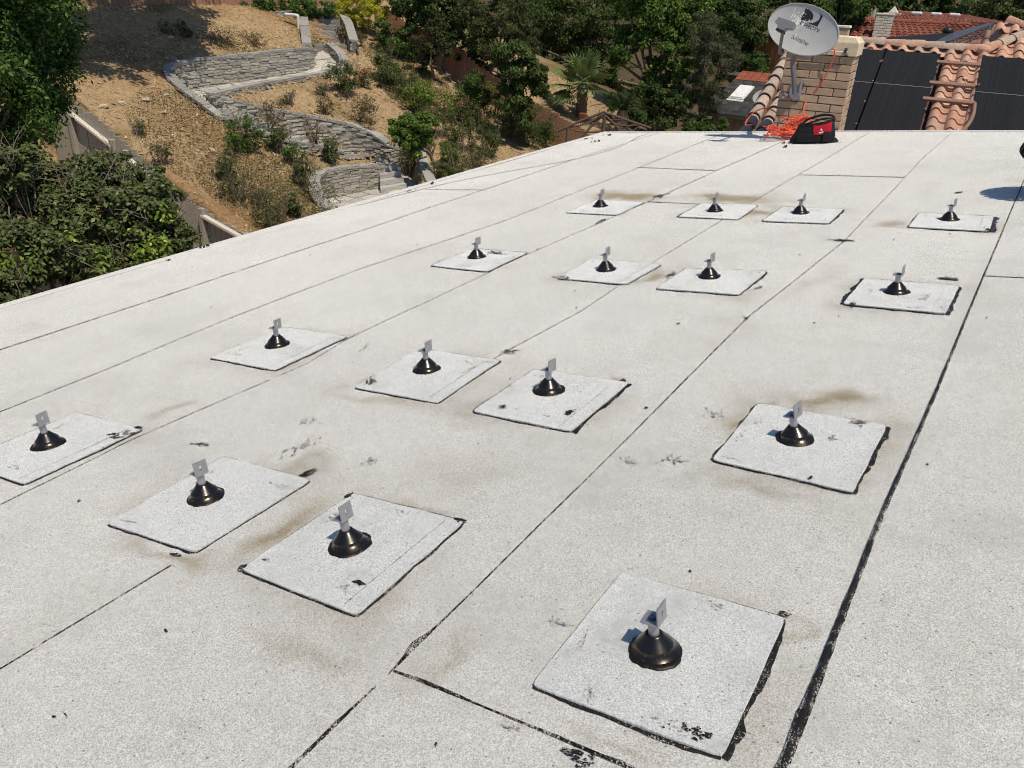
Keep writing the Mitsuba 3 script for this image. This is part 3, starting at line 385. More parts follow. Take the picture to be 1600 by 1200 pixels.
pk = tag(obj('drain_pipe', tube(catmull([pp[2] + [.1, 0, -.15], pp[2] + [.1, 0, .22], pp[2] + [.07, -.02, .30], pp[2] + [-.20, -.19, .31]], 6), .042, 10), 'm_white_metal', smooth=40), 'white bent plastic drain pipe by the topmost garden steps', 'pipe')
# pale rocks on the slope
rock_l = ['pale rock on the bare slope below the curved curb', 'small pale rock left of the curb on the slope', 'tan rock in the dry mulch near the grey fence top', 'pale flat rock on the slope under the curb', 'tan rock nearest the grey fence rail', 'white rock left of the rock pair below the sloping wall', 'largest white rock in the pair below the sloping wall', 'white rock between the pair below the sloping wall', 'white stone in the tree shadow at the upper left', 'pale stone on the slope below the dark hedge bush', 'white stone right of the upper landing', 'white stone under the yellow green bush']
for i, (q, l) in enumerate(zip(A('rocks'), rock_l)):
    r = np.random.default_rng(100 + i); s = r.uniform(.08, .10) * (1.1 if i in (5, 6) else .7)
    m_ = trimesh.creation.icosphere(subdivisions=2, radius=1.0); v = np.array(m_.vertices); v *= (1 + 1.1 * (meshkit.fbm(v * 1.3 + i * 5, 3, i) - .5))[:, None]
    v = v * np.array([s * 1.2, s, s * .6]) @ rot(r.uniform(0, 6)).T + [q[0], q[1], ground_z(q[0], q[1]) + s * .25]
    tag(obj('rock', trimesh.Trimesh(v, m_.faces, process=False), 'm_rock', smooth=50), l, 'rock')
mat('m_rock', proc(lambda p, n, uv: mix((.36, .31, .24), (.56, .51, .43), fbm(p.x * 12, p.y * 12, p.z * 12, 3))), .9, spec=.15)
# ================================================================ fences
def wood(c1, c2, f=6):
    return proc(lambda p, n, uv: mix(c1, c2, fbm(p.x * f, p.y * f, p.z * .9, 3) * .6 + .4 * fbm(p.x * f * 9, p.y * f * 9, p.z * 2, 2)))
mat('m_fence_grey', wood((.265, .25, .21), (.355, .335, .285)), .8, spec=.2)
mat('m_fence_rail', wood((.50, .47, .42), (.62, .59, .53)), .8, spec=.2)
mat('m_fence_brown', wood((.29, .155, .105), (.40, .225, .155)), .8, spec=.2)
mat('m_fence_orange', wood((.34, .14, .06), (.46, .21, .10)), .8, spec=.2)
def board_fence(name, label, P, ztop, zbot, mats, bw=.14, th=.022, jag=.02, step=0, seed=0, rails=(), rail_side=1):
    """vertical boards from P[0] to P[1]; ztop and zbot are functions of the distance along it"""
    r = np.random.default_rng(seed); t = thing(name, label, 'fence'); a, b = np.array(P[0], float), np.array(P[1], float); L = np.linalg.norm(b - a); e = (b - a) / L; nrm = np.array([e[1], -e[0]])
    if nrm @ toward((a + b) / 2)[:2] < 0: nrm = -nrm
    E, N3 = np.r_[e, 0], np.r_[nrm, 0]; n = int(L / bw)
    for i in range(n):
        s = i * bw; sm = s + bw / 2 if not step else (int((s + bw / 2) / step) + .5) * step
        z1 = ztop(sm) + r.normal(0, jag * .4); z0 = zbot(s + bw / 2)
        off = r.normal(0, .003)
        obj('board', axes_box(np.r_[a, 0], E, N3, [0, 0, 1], [s + .003, off, z0], [s + bw - .004 - r.uniform(0, .002), th + off, z1], bevel=.004), mats, t)
    return t, a, E, N3, L
gt = A('gtop'); gz = lambda s: np.interp(-12.9 + s, gt[:, 0], gt[:, 2])
t, a, E, N3, L = board_fence('grey_board_fence', 'weathered grey board fence stepping down the left slope behind the shrubs', [(-12.9, 7.6), (-6.3, 7.6)], lambda s: gz(s) + .02, lambda s: float(ground_z(-12.9 + s, 7.0)) - .2, 'm_fence_grey', step=0, jag=.05, seed=1)
for (x0, z0), (x1, z1) in (((-12.15, -.48), (-10.97, -.94)), ((-8.66, -1.80), (-7.6, -2.03)), ((-10.6, -1.08), (-9.3, -1.6))):
    d = unit([x1 - x0, 0, z1 - z0]); up_ = np.cross(d, [0, 1., 0]); up_ = -up_ if up_[2] < 0 else up_
    obj('rail', axes_box([x0, 7.6, z0], d, [0, -1., 0], up_, [0, .026, -.05], [np.hypot(x1 - x0, z1 - z0), .12, 0.0], bevel=.006), 'm_fence_rail', t, label='pale sunlit top rail')
    for q in (0.0, 1.0):
        xx, zz = x0 + (x1 - x0) * q, z0 + (z1 - z0) * q
        obj('post', boxm([xx, 7.6 - .07, zz - 1.0], [.10, .09, 2.2], bevel=.006), 'm_fence_grey', t)
bt = A('btop'); bz = lambda s: np.interp(-15.4 + s * .9972, bt[:, 0], bt[:, 2])
t, a, E, N3, L = board_fence('brown_board_fence', 'red brown board fence descending the right side of the slope', [(-15.4, 19.77), (-6.2, 19.08)], bz, lambda s: float(ground_z(-15.4 + s, 19.5)) - .25, 'm_fence_brown', step=0, jag=.07, seed=2)
for i in range(5):
    s = .6 + i * 2.1; obj('post', axes_box(np.r_[a, 0], E, -N3, [0, 0, 1], [s, .003, float(ground_z(-15.4 + s, 19.5)) - .3], [s + .09, .09, float(bz(s)) - .05], bevel=.005), 'm_fence_brown', t)
t, a, E, N3, L = board_fence('brown_board_fence', 'red brown board fence along the top of the slope behind the hedge', [(-16.2, 10.2), (-16.5, 19.6)], lambda s: 2.95, lambda s: float(ground_z(-16.3, 10.2 + s)) - .2, 'm_fence_brown', seed=3)
of = A('ofence'); t, a, E, N3, L = board_fence('orange_board_fence', 'bright orange brown board fence far behind the satellite dish', [of[0][:2] + [-1.6, .4], of[1][:2] + [.4, -.4]], lambda s: 1.1 - .16 * s * .6, lambda s: -.9, 'm_fence_orange', seed=4)
# ================================================================ plants
PAL = {
 'dark': [(.032, .056, .019), (.048, .080, .026), (.070, .106, .036), (.098, .132, .052)],
 'ivy': [(.036, .072, .020), (.055, .105, .028), (.080, .140, .038), (.11, .165, .055)],
 'mid': [(.040, .075, .020), (.055, .100, .028), (.075, .125, .038), (.09, .12, .04)],
 'olive': [(.060, .075, .030), (.080, .098, .042), (.105, .120, .055), (.050, .060, .026)],
 'grey': [(.070, .088, .048), (.095, .115, .065), (.12, .14, .082), (.06, .068, .04)],
 'yellow': [(.30, .32, .03), (.38, .38, .04), (.22, .27, .03), (.42, .38, .06)],
 'lime': [(.10, .16, .03), (.13, .20, .04), (.08, .13, .03), (.17, .22, .05)],
 'dry': [(.14, .105, .055), (.19, .14, .075), (.10, .08, .04), (.085, .085, .035)],
 'purple': [(.045, .018, .022), (.06, .03, .03), (.035, .045, .02), (.03, .05, .018)],
 'bush': [(.052, .072, .027), (.072, .097, .036), (.098, .122, .048), (.13, .148, .068)],
 'far': [(.075, .110, .040), (.10, .135, .052), (.125, .155, .07), (.06, .085, .035)],
}
def leaf_mesh(C, O, size, pal, r, asp=.5, fold=0.0, droop=.15, up=.55, tint=.16):
    """diamond leaves at C, facing roughly along the outward directions O"""
    n = len(C); size = size * r.uniform(.6, 1.25, n)
    N = O * .55 + [0, 0, up] + r.normal(0, .50, (n, 3)); N /= np.linalg.norm(N, axis=1, keepdims=True)
    d = r.normal(0, 1, (n, 3)) + O * .7 - [0, 0, droop * 2]; d -= N * (d * N).sum(1)[:, None]; d /= np.linalg.norm(d, axis=1, keepdims=True)
    s = np.cross(N, d); h = size[:, None]
    p0, p2 = C - d * h * .5, C + d * h * .5 - N * h * droop * .4
    mid = C + d * h * r.uniform(-.12, .05, (n, 1)) * 1.0
    w = h * asp * .5
    p1, p3 = mid + s * w + N * h * fold, mid - s * w + N * h * fold
    V = np.stack([p0, p1, p2, p3], 1).reshape(-1, 3); i = np.arange(n) * 4
    F = np.vstack([np.stack([i, i + 1, i + 2], 1), np.stack([i, i + 2, i + 3], 1)])
    p = np.array(PAL[pal] if isinstance(pal, str) else pal); c = 1.25 * p[r.integers(0, len(p), n)] * r.uniform(1 - tint, 1 + tint * 1.8, (n, 1)) * np.where(r.random((n, 1)) < .09, 1.7, 1)
    return trimesh.Trimesh(V, F, process=False), np.repeat(np.clip(c, 0, 1), 4, 0)
def clumps_of(blobs, r, per=15, rel=.30):
    out = []
    for x, y, z, R in blobs:
        k = max(5, int(per)); d = r.normal(0, 1, (k, 3)); d /= np.linalg.norm(d, axis=1, keepdims=True); d[:, 2] *= .9
        rad = R * r.uniform(.55, 1.0, (k, 1))
        for c, q in zip(np.array([x, y, z]) + d * rad, d): out.append(np.r_[c, R * rel * r.uniform(.65, 1.35)])
    return np.array(out)
def foliage(blobs, n, size, pal, seed, per=18, rel=.34, asp=.5, fold=.0, flat=.8, shell=.6, droop=.15, stray=.16):
    """leaves gathered in many small clumps over the blobs, with gaps between the clumps"""
    r = np.random.default_rng(seed); cl = clumps_of(blobs, r, per, rel)
    w = cl[:, 3] ** 2; w *= r.uniform(.4, 1.6, len(w)); idx = r.choice(len(cl), n, p=w / w.sum())
    d = r.normal(0, 1, (n, 3)); d /= np.linalg.norm(d, axis=1, keepdims=True); rad = r.random(n) ** shell * (1 + (r.random(n) < stray) * r.uniform(0, .5, n))
    C = cl[idx, :3] + d * (cl[idx, 3] * rad)[:, None] * [1, 1, flat]
    ctr = np.average(np.asarray(blobs)[:, :3], axis=0, weights=np.asarray(blobs)[:, 3] ** 2)
    O = d * .7 + (C - ctr) / (np.linalg.norm(C - ctr, axis=1, keepdims=True) + 1e-9) * .6
    return leaf_mesh(C, O, size, pal, r, asp, fold, droop)
def limbs(base, blobs, r0, seed, n=None, sub=2, fork=None):
    r = np.random.default_rng(seed); ms = []; B = np.asarray(blobs); top = np.average(B[:, :3], axis=0); base = np.asarray(base, float)
    fork = base + (top - base) * .45 + r.normal(0, .1, 3) * [1, 1, 0] if fork is None else np.array(fork, float)
    tr = tube(catmull([base - [0, 0, .3], base + (fork - base) * .5 + r.normal(0, .06, 3), fork], 5), np.linspace(r0, r0 * .7, 11), 8)
    for b in (B if n is None else B[:n]):
        m_ = (fork + b[:3]) / 2 + r.normal(0, .12, 3) * b[3]; ms.append(tube(catmull([fork, m_, b[:3]], 4), np.linspace(r0 * .5, r0 * .12, 9), 6))
        for _ in range(sub):
            e = b[:3] + r.normal(0, .55, 3) * b[3]; ms.append(tube(catmull([m_, (m_ + e) / 2 + r.normal(0, .05, 3), e], 3), np.linspace(r0 * .2, r0 * .04, 7), 4))
    return tr, cat(ms)
def tree(name, label, cat_, key, n, size, pal, seed, group=None, r0=.14, trunk=True, base=None, bsdf='m_leaf', sub=2, fork=None, **kw):
    blobs = [list(b) for b in D['trees'][key]] if isinstance(key, str) else key
    t = thing(name, label, cat_, group); B = np.array(blobs)
    m_, c = foliage(blobs, n, size, pal, seed, **kw)
    obj('crown' if 'tree' in name else 'foliage', m_, bsdf, t, color=c)
    if trunk:
        if base is None: bx, by = np.average(B[:, :2], axis=0, weights=B[:, 3]); base = [bx, by, float(ground_z(bx, by))]
        tr, br = limbs(base, B, r0, seed + 1, sub=sub, fork=fork)
        obj('trunk' if 'tree' in name else 'stem', tr, 'm_bark', t, smooth=60); obj('branches', br, 'm_bark', t, smooth=60)
    return t
tree('tall_tree', 'tall dense dark green tree filling the top left corner', 'tree', 'T1', 62000, .068, 'ivy', 1, base=[-9.3, 4.6, float(ground_z(-9.3, 4.6))], per=30, rel=.33, r0=.18)
tree('tall_tree', 'tree above the picture edge whose shadow darkens the upper left slope', 'tree', [[-13.0, 10.5, 4.7, 1.1], [-12.6, 9.6, 4.6, 1.1], [-13.3, 10.9, 4.0, .8], [-11.7, 8.5, 4.1, .8], [-13.6, 9.7, 4.9, 1.1], [-12.6, 7.6, 4.6, 1.0], [-14.2, 11.0, 5.2, 1.0], [-12.2, 10.4, 4.3, .8], [-13.9, 12.2, 5.0, .8], [-11.9, 9.5, 3.8, .6], [-14.8, 12.0, 5.8, 1.0], [-12.9, 11.6, 4.6, .8], [-15.3, 13.2, 6.3, 1.0]], 60000, .14, 'ivy', 31, rel=.42, base=[-12.5, 6.7, float(ground_z(-12.5, 6.7))], fork=[-12.5, 6.9, 3.0], r0=.13, sub=4)
tree('broadleaf_shrub', 'glossy broadleaf shrub lowest at the left picture edge above the roof edge', 'shrub', 'B1', 21000, .060, 'bush', 2, bsdf='m_leaf_waxy', asp=.66, fold=.04, per=22, rel=.33, r0=.05)
tree('broadleaf_shrub', 'big dark glossy shrub right against the roof edge in front of the grey fence', 'shrub', 'B2', 25000, .060, 'bush', 3, bsdf='m_leaf_waxy', asp=.66, fold=.04, per=22, rel=.33, r0=.05)
tree('broadleaf_shrub', 'dark glossy shrub directly under the grey fence with pale rail', 'shrub', 'B3', 24000, .058, 'bush', 4, bsdf='m_leaf_waxy', asp=.64, fold=.04, per=22, rel=.33, r0=.05)
t = tree('broadleaf_shrub', 'loose shrub below the tall tree at the left picture edge', 'shrub', 'B4', 17000, .058, 'bush', 5, bsdf='m_leaf_waxy', asp=.64, fold=.04, per=20, rel=.33, r0=.05)
# a few yellowing sprays in the shrubs
for key, n, ofs, sd in (('B2', 900, (.35, -.1, -.05), 61), ('B1', 500, (.25, 0, .1), 62)):
    b = np.array(D['trees'][key])[:2]; b[:, :3] += ofs; m_, c = foliage(b, n, .055, 'lime', sd, per=5, rel=.40, asp=.6)
    obj('yellow_leaves', m_, 'm_leaf_waxy', 'broadleaf_shrub_001' if key == 'B2' else 'broadleaf_shrub', color=c, label='yellowing leaves')
for key, par, sd in (('B2', 'broadleaf_shrub_001', 64), ('B3', 'broadleaf_shrub_002', 65), ('B1', 'broadleaf_shrub', 66), ('B4', 'broadleaf_shrub_003', 67)):
    r = np.random.default_rng(sd); ms = []; B = np.array(D['trees'][key])                         # bare sprays standing out of the leaves
    for i in range(26):
        b = B[r.integers(0, len(B))]; d = unit(r.normal(0, 1, 3) * [1, 1, .7] + toward(b[:2]) * .8 + [0, 0, .7]); p0 = b[:3] + d * b[3] * .5; p2 = b[:3] + d * b[3] * r.uniform(1.2, 1.65) + r.normal(0, .12, 3); ms.append(tube(catmull([p0, (p0 + p2) / 2 + r.normal(0, .06, 3), p2], 4), np.linspace(.007, .0025, 9), 4))
        for _ in range(3): q_ = p0 + (p2 - p0) * r.uniform(.4, .9); e_ = q_ + unit(d + r.normal(0, .6, 3)) * r.uniform(.1, .3); ms.append(tube([q_, (q_ + e_) / 2 + r.normal(0, .015, 3), e_], [.004, .003, .0015], 3))
    obj('bare_twigs', cat(ms), 'm_twig', par, kind='stuff')
    m_, c = foliage(B[r.permutation(len(B))[:2]] * [1, 1, 1, .8], 600, .05, 'dry', sd + 20, per=4, rel=.4); obj('dry_leaves', m_, 'm_leaf', par, color=c)
def twigs(name, label, cx, cy, n, h, spread, seed, bs='m_twig', r0=.010):
    r = np.random.default_rng(seed); z = float(ground_z(cx, cy)); ms = []
    for i in range(n):
        a = r.uniform(0, 2 * np.pi); e = np.array([cx + math.cos(a) * spread * r.uniform(.3, 1), cy + math.sin(a) * spread * r.uniform(.3, 1), z + h * r.uniform(.6, 1.05)])
        b = np.array([cx + r.normal(0, .08), cy + r.normal(0, .08), z - .05]); m_ = (b + e) / 2 + r.normal(0, .1, 3)
        ms.append(tube(catmull([b, m_, e], 4), np.linspace(r0, r0 * .3, 9), 4))
        for _ in range(5):
            q = b + (e - b) * r.uniform(.4, .95); f_ = q + r.normal(0, .16, 3) + [0, 0, .12]; ms.append(tube([q, (q + f_) / 2 + r.normal(0, .02, 3), f_], [r0 * .4, r0 * .3, r0 * .15], 3))
    return tag(obj(name, cat(ms), bs), label, 'shrub')
twigs('bare_shrub', 'bare grey twiggy shrub between tall tree and grey fence', -8.6, 5.9, 26, 2.3, .8, 70)
twigs('bare_shrub', 'bare twigs poking out beside the lower grey fence rail', -6.0, 5.2, 16, 2.9, .75, 71)

tree('feathery_shrub', 'bright yellow green feathery shrub at the top of the slope', 'shrub', 'yel', 15000, .075, 'yellow', 8, asp=.35, per=22, rel=.25, r0=.06)
tree('climbing_hedge', 'dark green climber on the top fence behind the bare slope', 'hedge', 'hd1', 7000, .075, 'mid', 9, asp=.7, trunk=False)
tree('climbing_hedge', 'green climber on the top fence above the stone steps', 'hedge', 'hd2', 7000, .075, 'ivy', 10, asp=.7, trunk=False)
tree('fence_shrub', 'fresh green shrub left of the dark hedge bush by the brown fence', 'shrub', 'sh1', 6500, .07, 'ivy', 11, r0=.05)
tree('fence_shrub', 'dark purple green bush in front of the brown fence', 'shrub', 'sh2', 7500, .065, PAL['dark'] + PAL['purple'][:2], 12, r0=.05)
tree('olive_tree', 'tall olive green tree rising behind the brown fence', 'tree', 'lq1', 22000, .085, 'olive', 13, asp=.36, per=18, rel=.28, r0=.09, base=[-11.2, 20.3, float(ground_z(-11.2, 20.3))])
tree('loquat_tree', 'dark large leaved tree overhanging the brown fence', 'tree', 'lq2', 13000, .14, PAL['mid'] + PAL['olive'][:2], 14, asp=.32, droop=.35, per=14, rel=.34, r0=.07, base=[-9.4, 18.7, float(ground_z(-9.4, 18.7))], bsdf='m_leaf_waxy')
tree('shade_shrub', 'dark shaded undergrowth between the cycad and the shed', 'shrub', 'und', 22000, .10, 'dark', 33, per=14, rel=.36, r0=.05)
tree('fence_shrub', 'small mid green shrub between fence boards and overhanging tree', 'shrub', 'lq3', 3500, .07, 'mid', 15, r0=.04)
tree('ivy_tree', 'big bright green tree in the middle of the dark trees', 'tree', 'T9', 60000, .11, PAL['ivy'] + PAL['lime'][1:], 16, per=18, rel=.28, asp=.7, r0=.16)
tree('shade_tree', 'dark shaded tree behind the fan palm', 'tree', 'dk1', 44000, .12, 'dark', 17, per=16, rel=.3, r0=.18)
tree('shade_tree', 'dark shaded tree behind the brown fence at the top', 'tree', 'dk2', 36000, .10, 'dark', 18, per=16, rel=.3, r0=.18)
tree('feathery_tree', 'grey green feathery tree left of the shed', 'tree', 'T10', 30000, .09, 'grey', 19, asp=.22, per=18, rel=.3, r0=.10)
tree('round_tree', 'dense dark green tree behind the shed left of the dish', 'tree', 'T11', 26000, .11, 'dark', 20, per=18, rel=.28, r0=.16)
tree('round_tree', 'green tree directly behind the satellite dish', 'tree', 'T12', 26000, .15, 'mid', 21, per=18, rel=.28, r0=.2)
tree('far_tree', 'far dark tree behind the pale chimneys', 'tree', 'T13', 16000, .22, 'dark', 22, per=16, rel=.3, r0=.2)
tree('far_tree', 'far grey green tree at the top right corner', 'tree', 'T14', 18000, .22, 'far', 23, per=16, rel=.3, r0=.2)
tree('far_tree', 'low far grey green trees above the tile hip', 'tree', 'T15', 12000, .25, 'far', 24, per=16, rel=.3, r0=.2)
tree('garden_shrub', 'sunlit green shrub at the roof edge beside the shed wall', 'shrub', 'shR', 7000, .07, 'mid', 25, r0=.05)
tree('flowering_shrub', 'green shrub with white flowers behind the shed ridge', 'shrub', 'wf', 3500, .08, 'ivy', 26, r0=.05)
tree('citrus_tree', 'small round bright green tree beside the lower stair landing', 'tree', 'lem', 17000, .06, PAL['ivy'][1:] + PAL['lime'], 27, r0=.045, per=18, rel=.3, asp=.6, base=[-8.75, 14.35, float(ground_z(-8.75, 14.35))])
# dense wood behind everything, one mass
r = np.random.default_rng(77); wood_ = []
for i in range(64):
    a = (i % 46) / 45 if i < 46 else (i - 46) / 18 * .5 + .5; x = -40 + 66 * a + r.normal(0, 1); y = 44 + 30 * a + r.normal(0, 3) + (8 if a > .6 else 0) + (14 if i >= 46 else 0); z = float(ground_z(x, y)); h = r.uniform(4.5, 6.5) * (1 if i < 46 else 1.25)
    wood_ += [[x, y, z + h * .55, 2.6], [x + r.normal(0, 1.4), y + r.normal(0, 1), z + h * .85, 1.7], [x + r.normal(0, 1.4), y - 1, z + h * .3, 2.2]]
m_, c = foliage(np.array(wood_), 90000, .30, PAL['dark'] + PAL['far'][:2], 78, per=9, rel=.36); k = obj('distant_wood', m_, 'm_leaf', color=c, kind='stuff'); labels[k].update(label='far dark wood closing the view behind the gardens', category='trees')

# shrubs of the slope
SHR = {'g': ('green', PAL['mid'][1:] + PAL['lime'][:1], .055, 1.0), 'd': ('dark green', 'bush', .05, .95), 'o': ('sparse olive', 'olive', .042, .55), 'b': ('dry brown', 'dry', .045, .75), 'r': ('rose', PAL['bush'] + PAL['dry'][:1], .045, .7), 'y': ('yellow green', 'lime', .055, 1.0)}
LAB = ['round green bush left of the sloping wall and stairs', 'sparse olive bush above the lowest slope bushes', 'sparse olive bush right of the grey fence on the slope', 'dark low bush on the slope middle left', 'olive bush touching the roof edge left of the lowest wall', 'thin olive bush just left of the lowest stone wall', 'dark thin bush below the white rock pair', 'small green bush above the white rock pair', 'dark green bush left of the white rock pair', 'dark bush at the right end of the middle curb', 'brown dry vine hanging over the sloping wall on the right', 'brown dry vine spilling over the sloping wall', 'small sparse bush below the upper parapet', 'small sparse bush in the planter right of the parapet end', 'tiny dry bush in the planter middle', 'dark bush right under the upper path landing', 'red flowered rose bush under the upper path landing', 'wide brown dry bush in the upper planter', 'dark bush right of the upper landing on open soil', 'small dark bush on the right open soil', 'yellow green bush above the small citrus tree', 'dark bush at the roof edge below the pink roses', 'tall dark bush below the pink roses near the roof', 'olive bush beside the roof edge right part of the slope', 'dark bush left of the large leaved tree foot', 'rose bush with hot pink flowers in front of the brown fence', 'yellow green bush left of the hot pink roses', 'rose bush with pale pink flower right of the citrus tree', 'dark bush at the foot of the brown fence near the roof', 'green bush at the lowest visible brown fence boards', 'dark thin bush in front of the pink roses', 'green bush under the large leaved tree', 'tiny olive weed high on the left slope', 'small olive weed beside the grey fence top', 'olive weed on the upper left bare slope', 'dark weed casting a shadow on the upper left slope', 'dry brown weeds on the upper slope under the top fence', 'low dry weeds on the upper slope centre', 'olive weed at the foot of the citrus tree', 'green weed right of the citrus tree foot', 'olive bush at the base of the large leaved tree', 'dry bush right of the topmost steps', 'dry bush under the yellow green shrub', 'dry bush below the fresh green fence shrub']
r = np.random.default_rng(55); NS = 0
for (x, y, z, w, h, ty), lab in zip(D['shrub'] + [[-9.5, 14.15, -2.2, .62, .85, 'r']], LAB + ['small rose bush with a red flower beside the lower landing curb']):
    nm, pal, sz, den = SHR[ty]; t = thing({'r': 'rose_bush', 'b': 'dry_bush'}.get(ty, 'slope_bush'), lab, 'bush'); w = max(w, .3); h = max(h, .3); w, h = (w * 1.22, h * 1.18) if y > 14.2 and x > -13.5 else (w, h); hang = lab.startswith('brown dry vine')
    bl = []
    for _ in range(7): bl.append([x + r.normal(0, .20) * w, y + r.normal(0, .20) * w, z + h * r.uniform(.22, .74), w * r.uniform(.24, .38)])
    if hang:                                                          # vines spill over the wall's top and hang down its face
        bl = [[x + r.uniform(-.5, .5) * w * .9 + .18 + dz_ * .18, y + r.uniform(-.4, .4) * w * .9 - dz_ * .18, z + .35 - dz_ * .75, .20] for dz_ in np.linspace(0, 1, 9)]
    n = int(den * np.clip(w * h * 5200, 700, 7500)); m_, c = foliage(np.array(bl), n, sz, pal, 300 + NS, per=10, rel=.42, asp=.5, flat=.95, stray=.25); obj('foliage', m_, 'm_leaf', t, color=c)
    ms = []
    for _ in range(7 if ty != 'o' else 12):
        a = r.uniform(0, 6.28); e = np.array([x + math.cos(a) * w * .4, y + math.sin(a) * w * .4, z + h * r.uniform(.6, 1.0)]); b = np.array([x + r.normal(0, .03), y + r.normal(0, .03), z - .08]); ms.append(tube(catmull([b, (b + e) / 2 + r.normal(0, .05, 3), e], 3), np.linspace(.011, .004, 7), 4))
    obj('stems', cat(ms), 'm_twig', t, smooth=60)
    if ty == 'r':
        for q in range(4):
            b = bl[r.integers(0, 5)]
            cc = {'hot': (.62, .03, .13), 'pale': (.75, .30, .36), 'red': (.6, .03, .05)}['hot' if 'hot' in lab else 'pale' if 'pale' in lab else 'red']
            p_ = np.array(b[:3]) + (toward(b[:2]) * .75 + [0, 0, .65]) * b[3] * 1.05 + r.normal(0, .10, 3)
            O_ = r.normal(0, 1, (16, 3)); O_ /= np.linalg.norm(O_, axis=1, keepdims=True); m_, c = leaf_mesh(p_ + O_ * .022, O_, .04, [tuple(.75 * q_ for q_ in cc), cc], r, .8); obj('flower', m_, 'm_leaf', t, color=c)
    NS += 1
# low green weeds: ground cover patches
def cover(name, label, cx, cy, rx, ry, n, pal, seed, size=.045):
    r = np.random.default_rng(seed); a = r.uniform(0, 6.28, n); q = np.sqrt(r.random(n)); x = cx + np.cos(a) * q * rx; y = cy + np.sin(a) * q * ry; C = np.stack([x, y, ground_z(x, y) + r.uniform(0, .10, n)], 1)
    m_, c = leaf_mesh(C, np.tile([0, 0, 1.], (n, 1)), size, pal, r, .4); k = obj(name, m_, 'm_leaf', color=c, kind='stuff'); labels[k].update(label=label, category='ground cover')
cover('ground_cover', 'low green ground cover strip beside the dry brown bush', -11.2, 16.6, 1.1, .8, 9000, 'olive', 81)
cover('ground_cover', 'olive weeds scattered on the slope left of the middle curb', -10.2, 9.6, 2.3, 1.6, 11000, PAL['olive'] + PAL['dry'], 82)
cover('ground_cover', 'sparse olive weeds low on the slope near the roof', -8.9, 9.4, 1.5, 1.3, 5200, PAL['olive'] + PAL['dry'], 83)
cover('ground_cover', 'weeds under the dark hedge bush on the right slope', -12.6, 17.9, 1.4, 1.0, 5200, PAL['olive'] + PAL['dry'], 84)
cover('ground_cover', 'green weeds beyond the brown fence near the wooden frame', -8.3, 20.9, .7, .5, 1500, 'mid', 85)

# fan palm and cycad
def fan_palm(x, y, zc):
    t = thing('fan_palm', 'fan palm with pale green fronds beyond the brown fence', 'palm'); r = np.random.default_rng(91); zg = float(ground_z(x, y)); z0 = zc - .15
    tk = lathe([[.16 * (1 + .12 * (i % 2)), zg - .2 + (z0 - zg + .2) * i / 14] for i in range(15)], 12); tk.apply_translation([x, y, 0]); obj('trunk', tk, 'm_bark', t)
    dirs = [(-100, 75, 0), (150, 40, 1), (195, 15, 1), (30, 45, 1), (-20, 20, 1), (-60, 5, 1), (-110, 0, 1), (-80, 35, 1), (-150, 12, 1), (60, 65, 1), (110, 50, 1), (-40, -15, .9), (-130, -20, .9), (0, 60, 1), (220, 45, 1), (-95, -35, .8)]
    for az, el, s in dirs:
        az, el = math.radians(az + r.normal(0, 6)), math.radians(el + r.normal(0, 5)); d = np.array([math.cos(az) * math.cos(el), math.sin(az) * math.cos(el), math.sin(el)]); L = .55
        c0 = np.array([x, y, z0]); hub = c0 + d * L; side = unit(np.cross(d, [0, 0, 1.])); up = np.cross(side, d); V, F, C = [], [], []
        pet = tube(catmull([c0, c0 + d * L * .5 + [0, 0, .03], hub], 3), np.linspace(.022, .012, 7), 5); nseg = 26
        for i in range(nseg):
            a = math.radians(-125 + 250 * i / (nseg - 1)); dd = math.cos(a) * d + math.sin(a) * side + up * .16 * math.cos(a * .7); ll = .72 * (1 - .22 * abs(a) / 2.2) * r.uniform(.9, 1.1); ss_ = np.cross(dd, up); w = .030
            p1 = hub + dd * ll * .55; p2 = hub + dd * ll - [0, 0, ll * .18 * r.uniform(.6, 1.5)]; b = len(V)
            V += [hub + dd * .04, p1 + ss_ * w + up * .012, p1 - ss_ * w - up * .004, p2]; F += [[b, b + 1, b + 2], [b + 1, b + 3, b + 2]]
            g = r.uniform(.8, 1.2); cc = np.array([.15, .21, .075]) * g if r.random() > .12 else np.array([.17, .17, .07]) * g; C += [cc * .8, cc, cc, cc * 1.25]
        k = obj('frond', trimesh.Trimesh(V, F, process=False), 'm_leaf_waxy', t, color=np.array(C)); obj('stalk', pet, 'm_palmstalk', k, smooth=60)
mat('m_palmstalk', (.10, .13, .05), .6)
q = D['palm']; fan_palm(q[0], q[1], q[2])
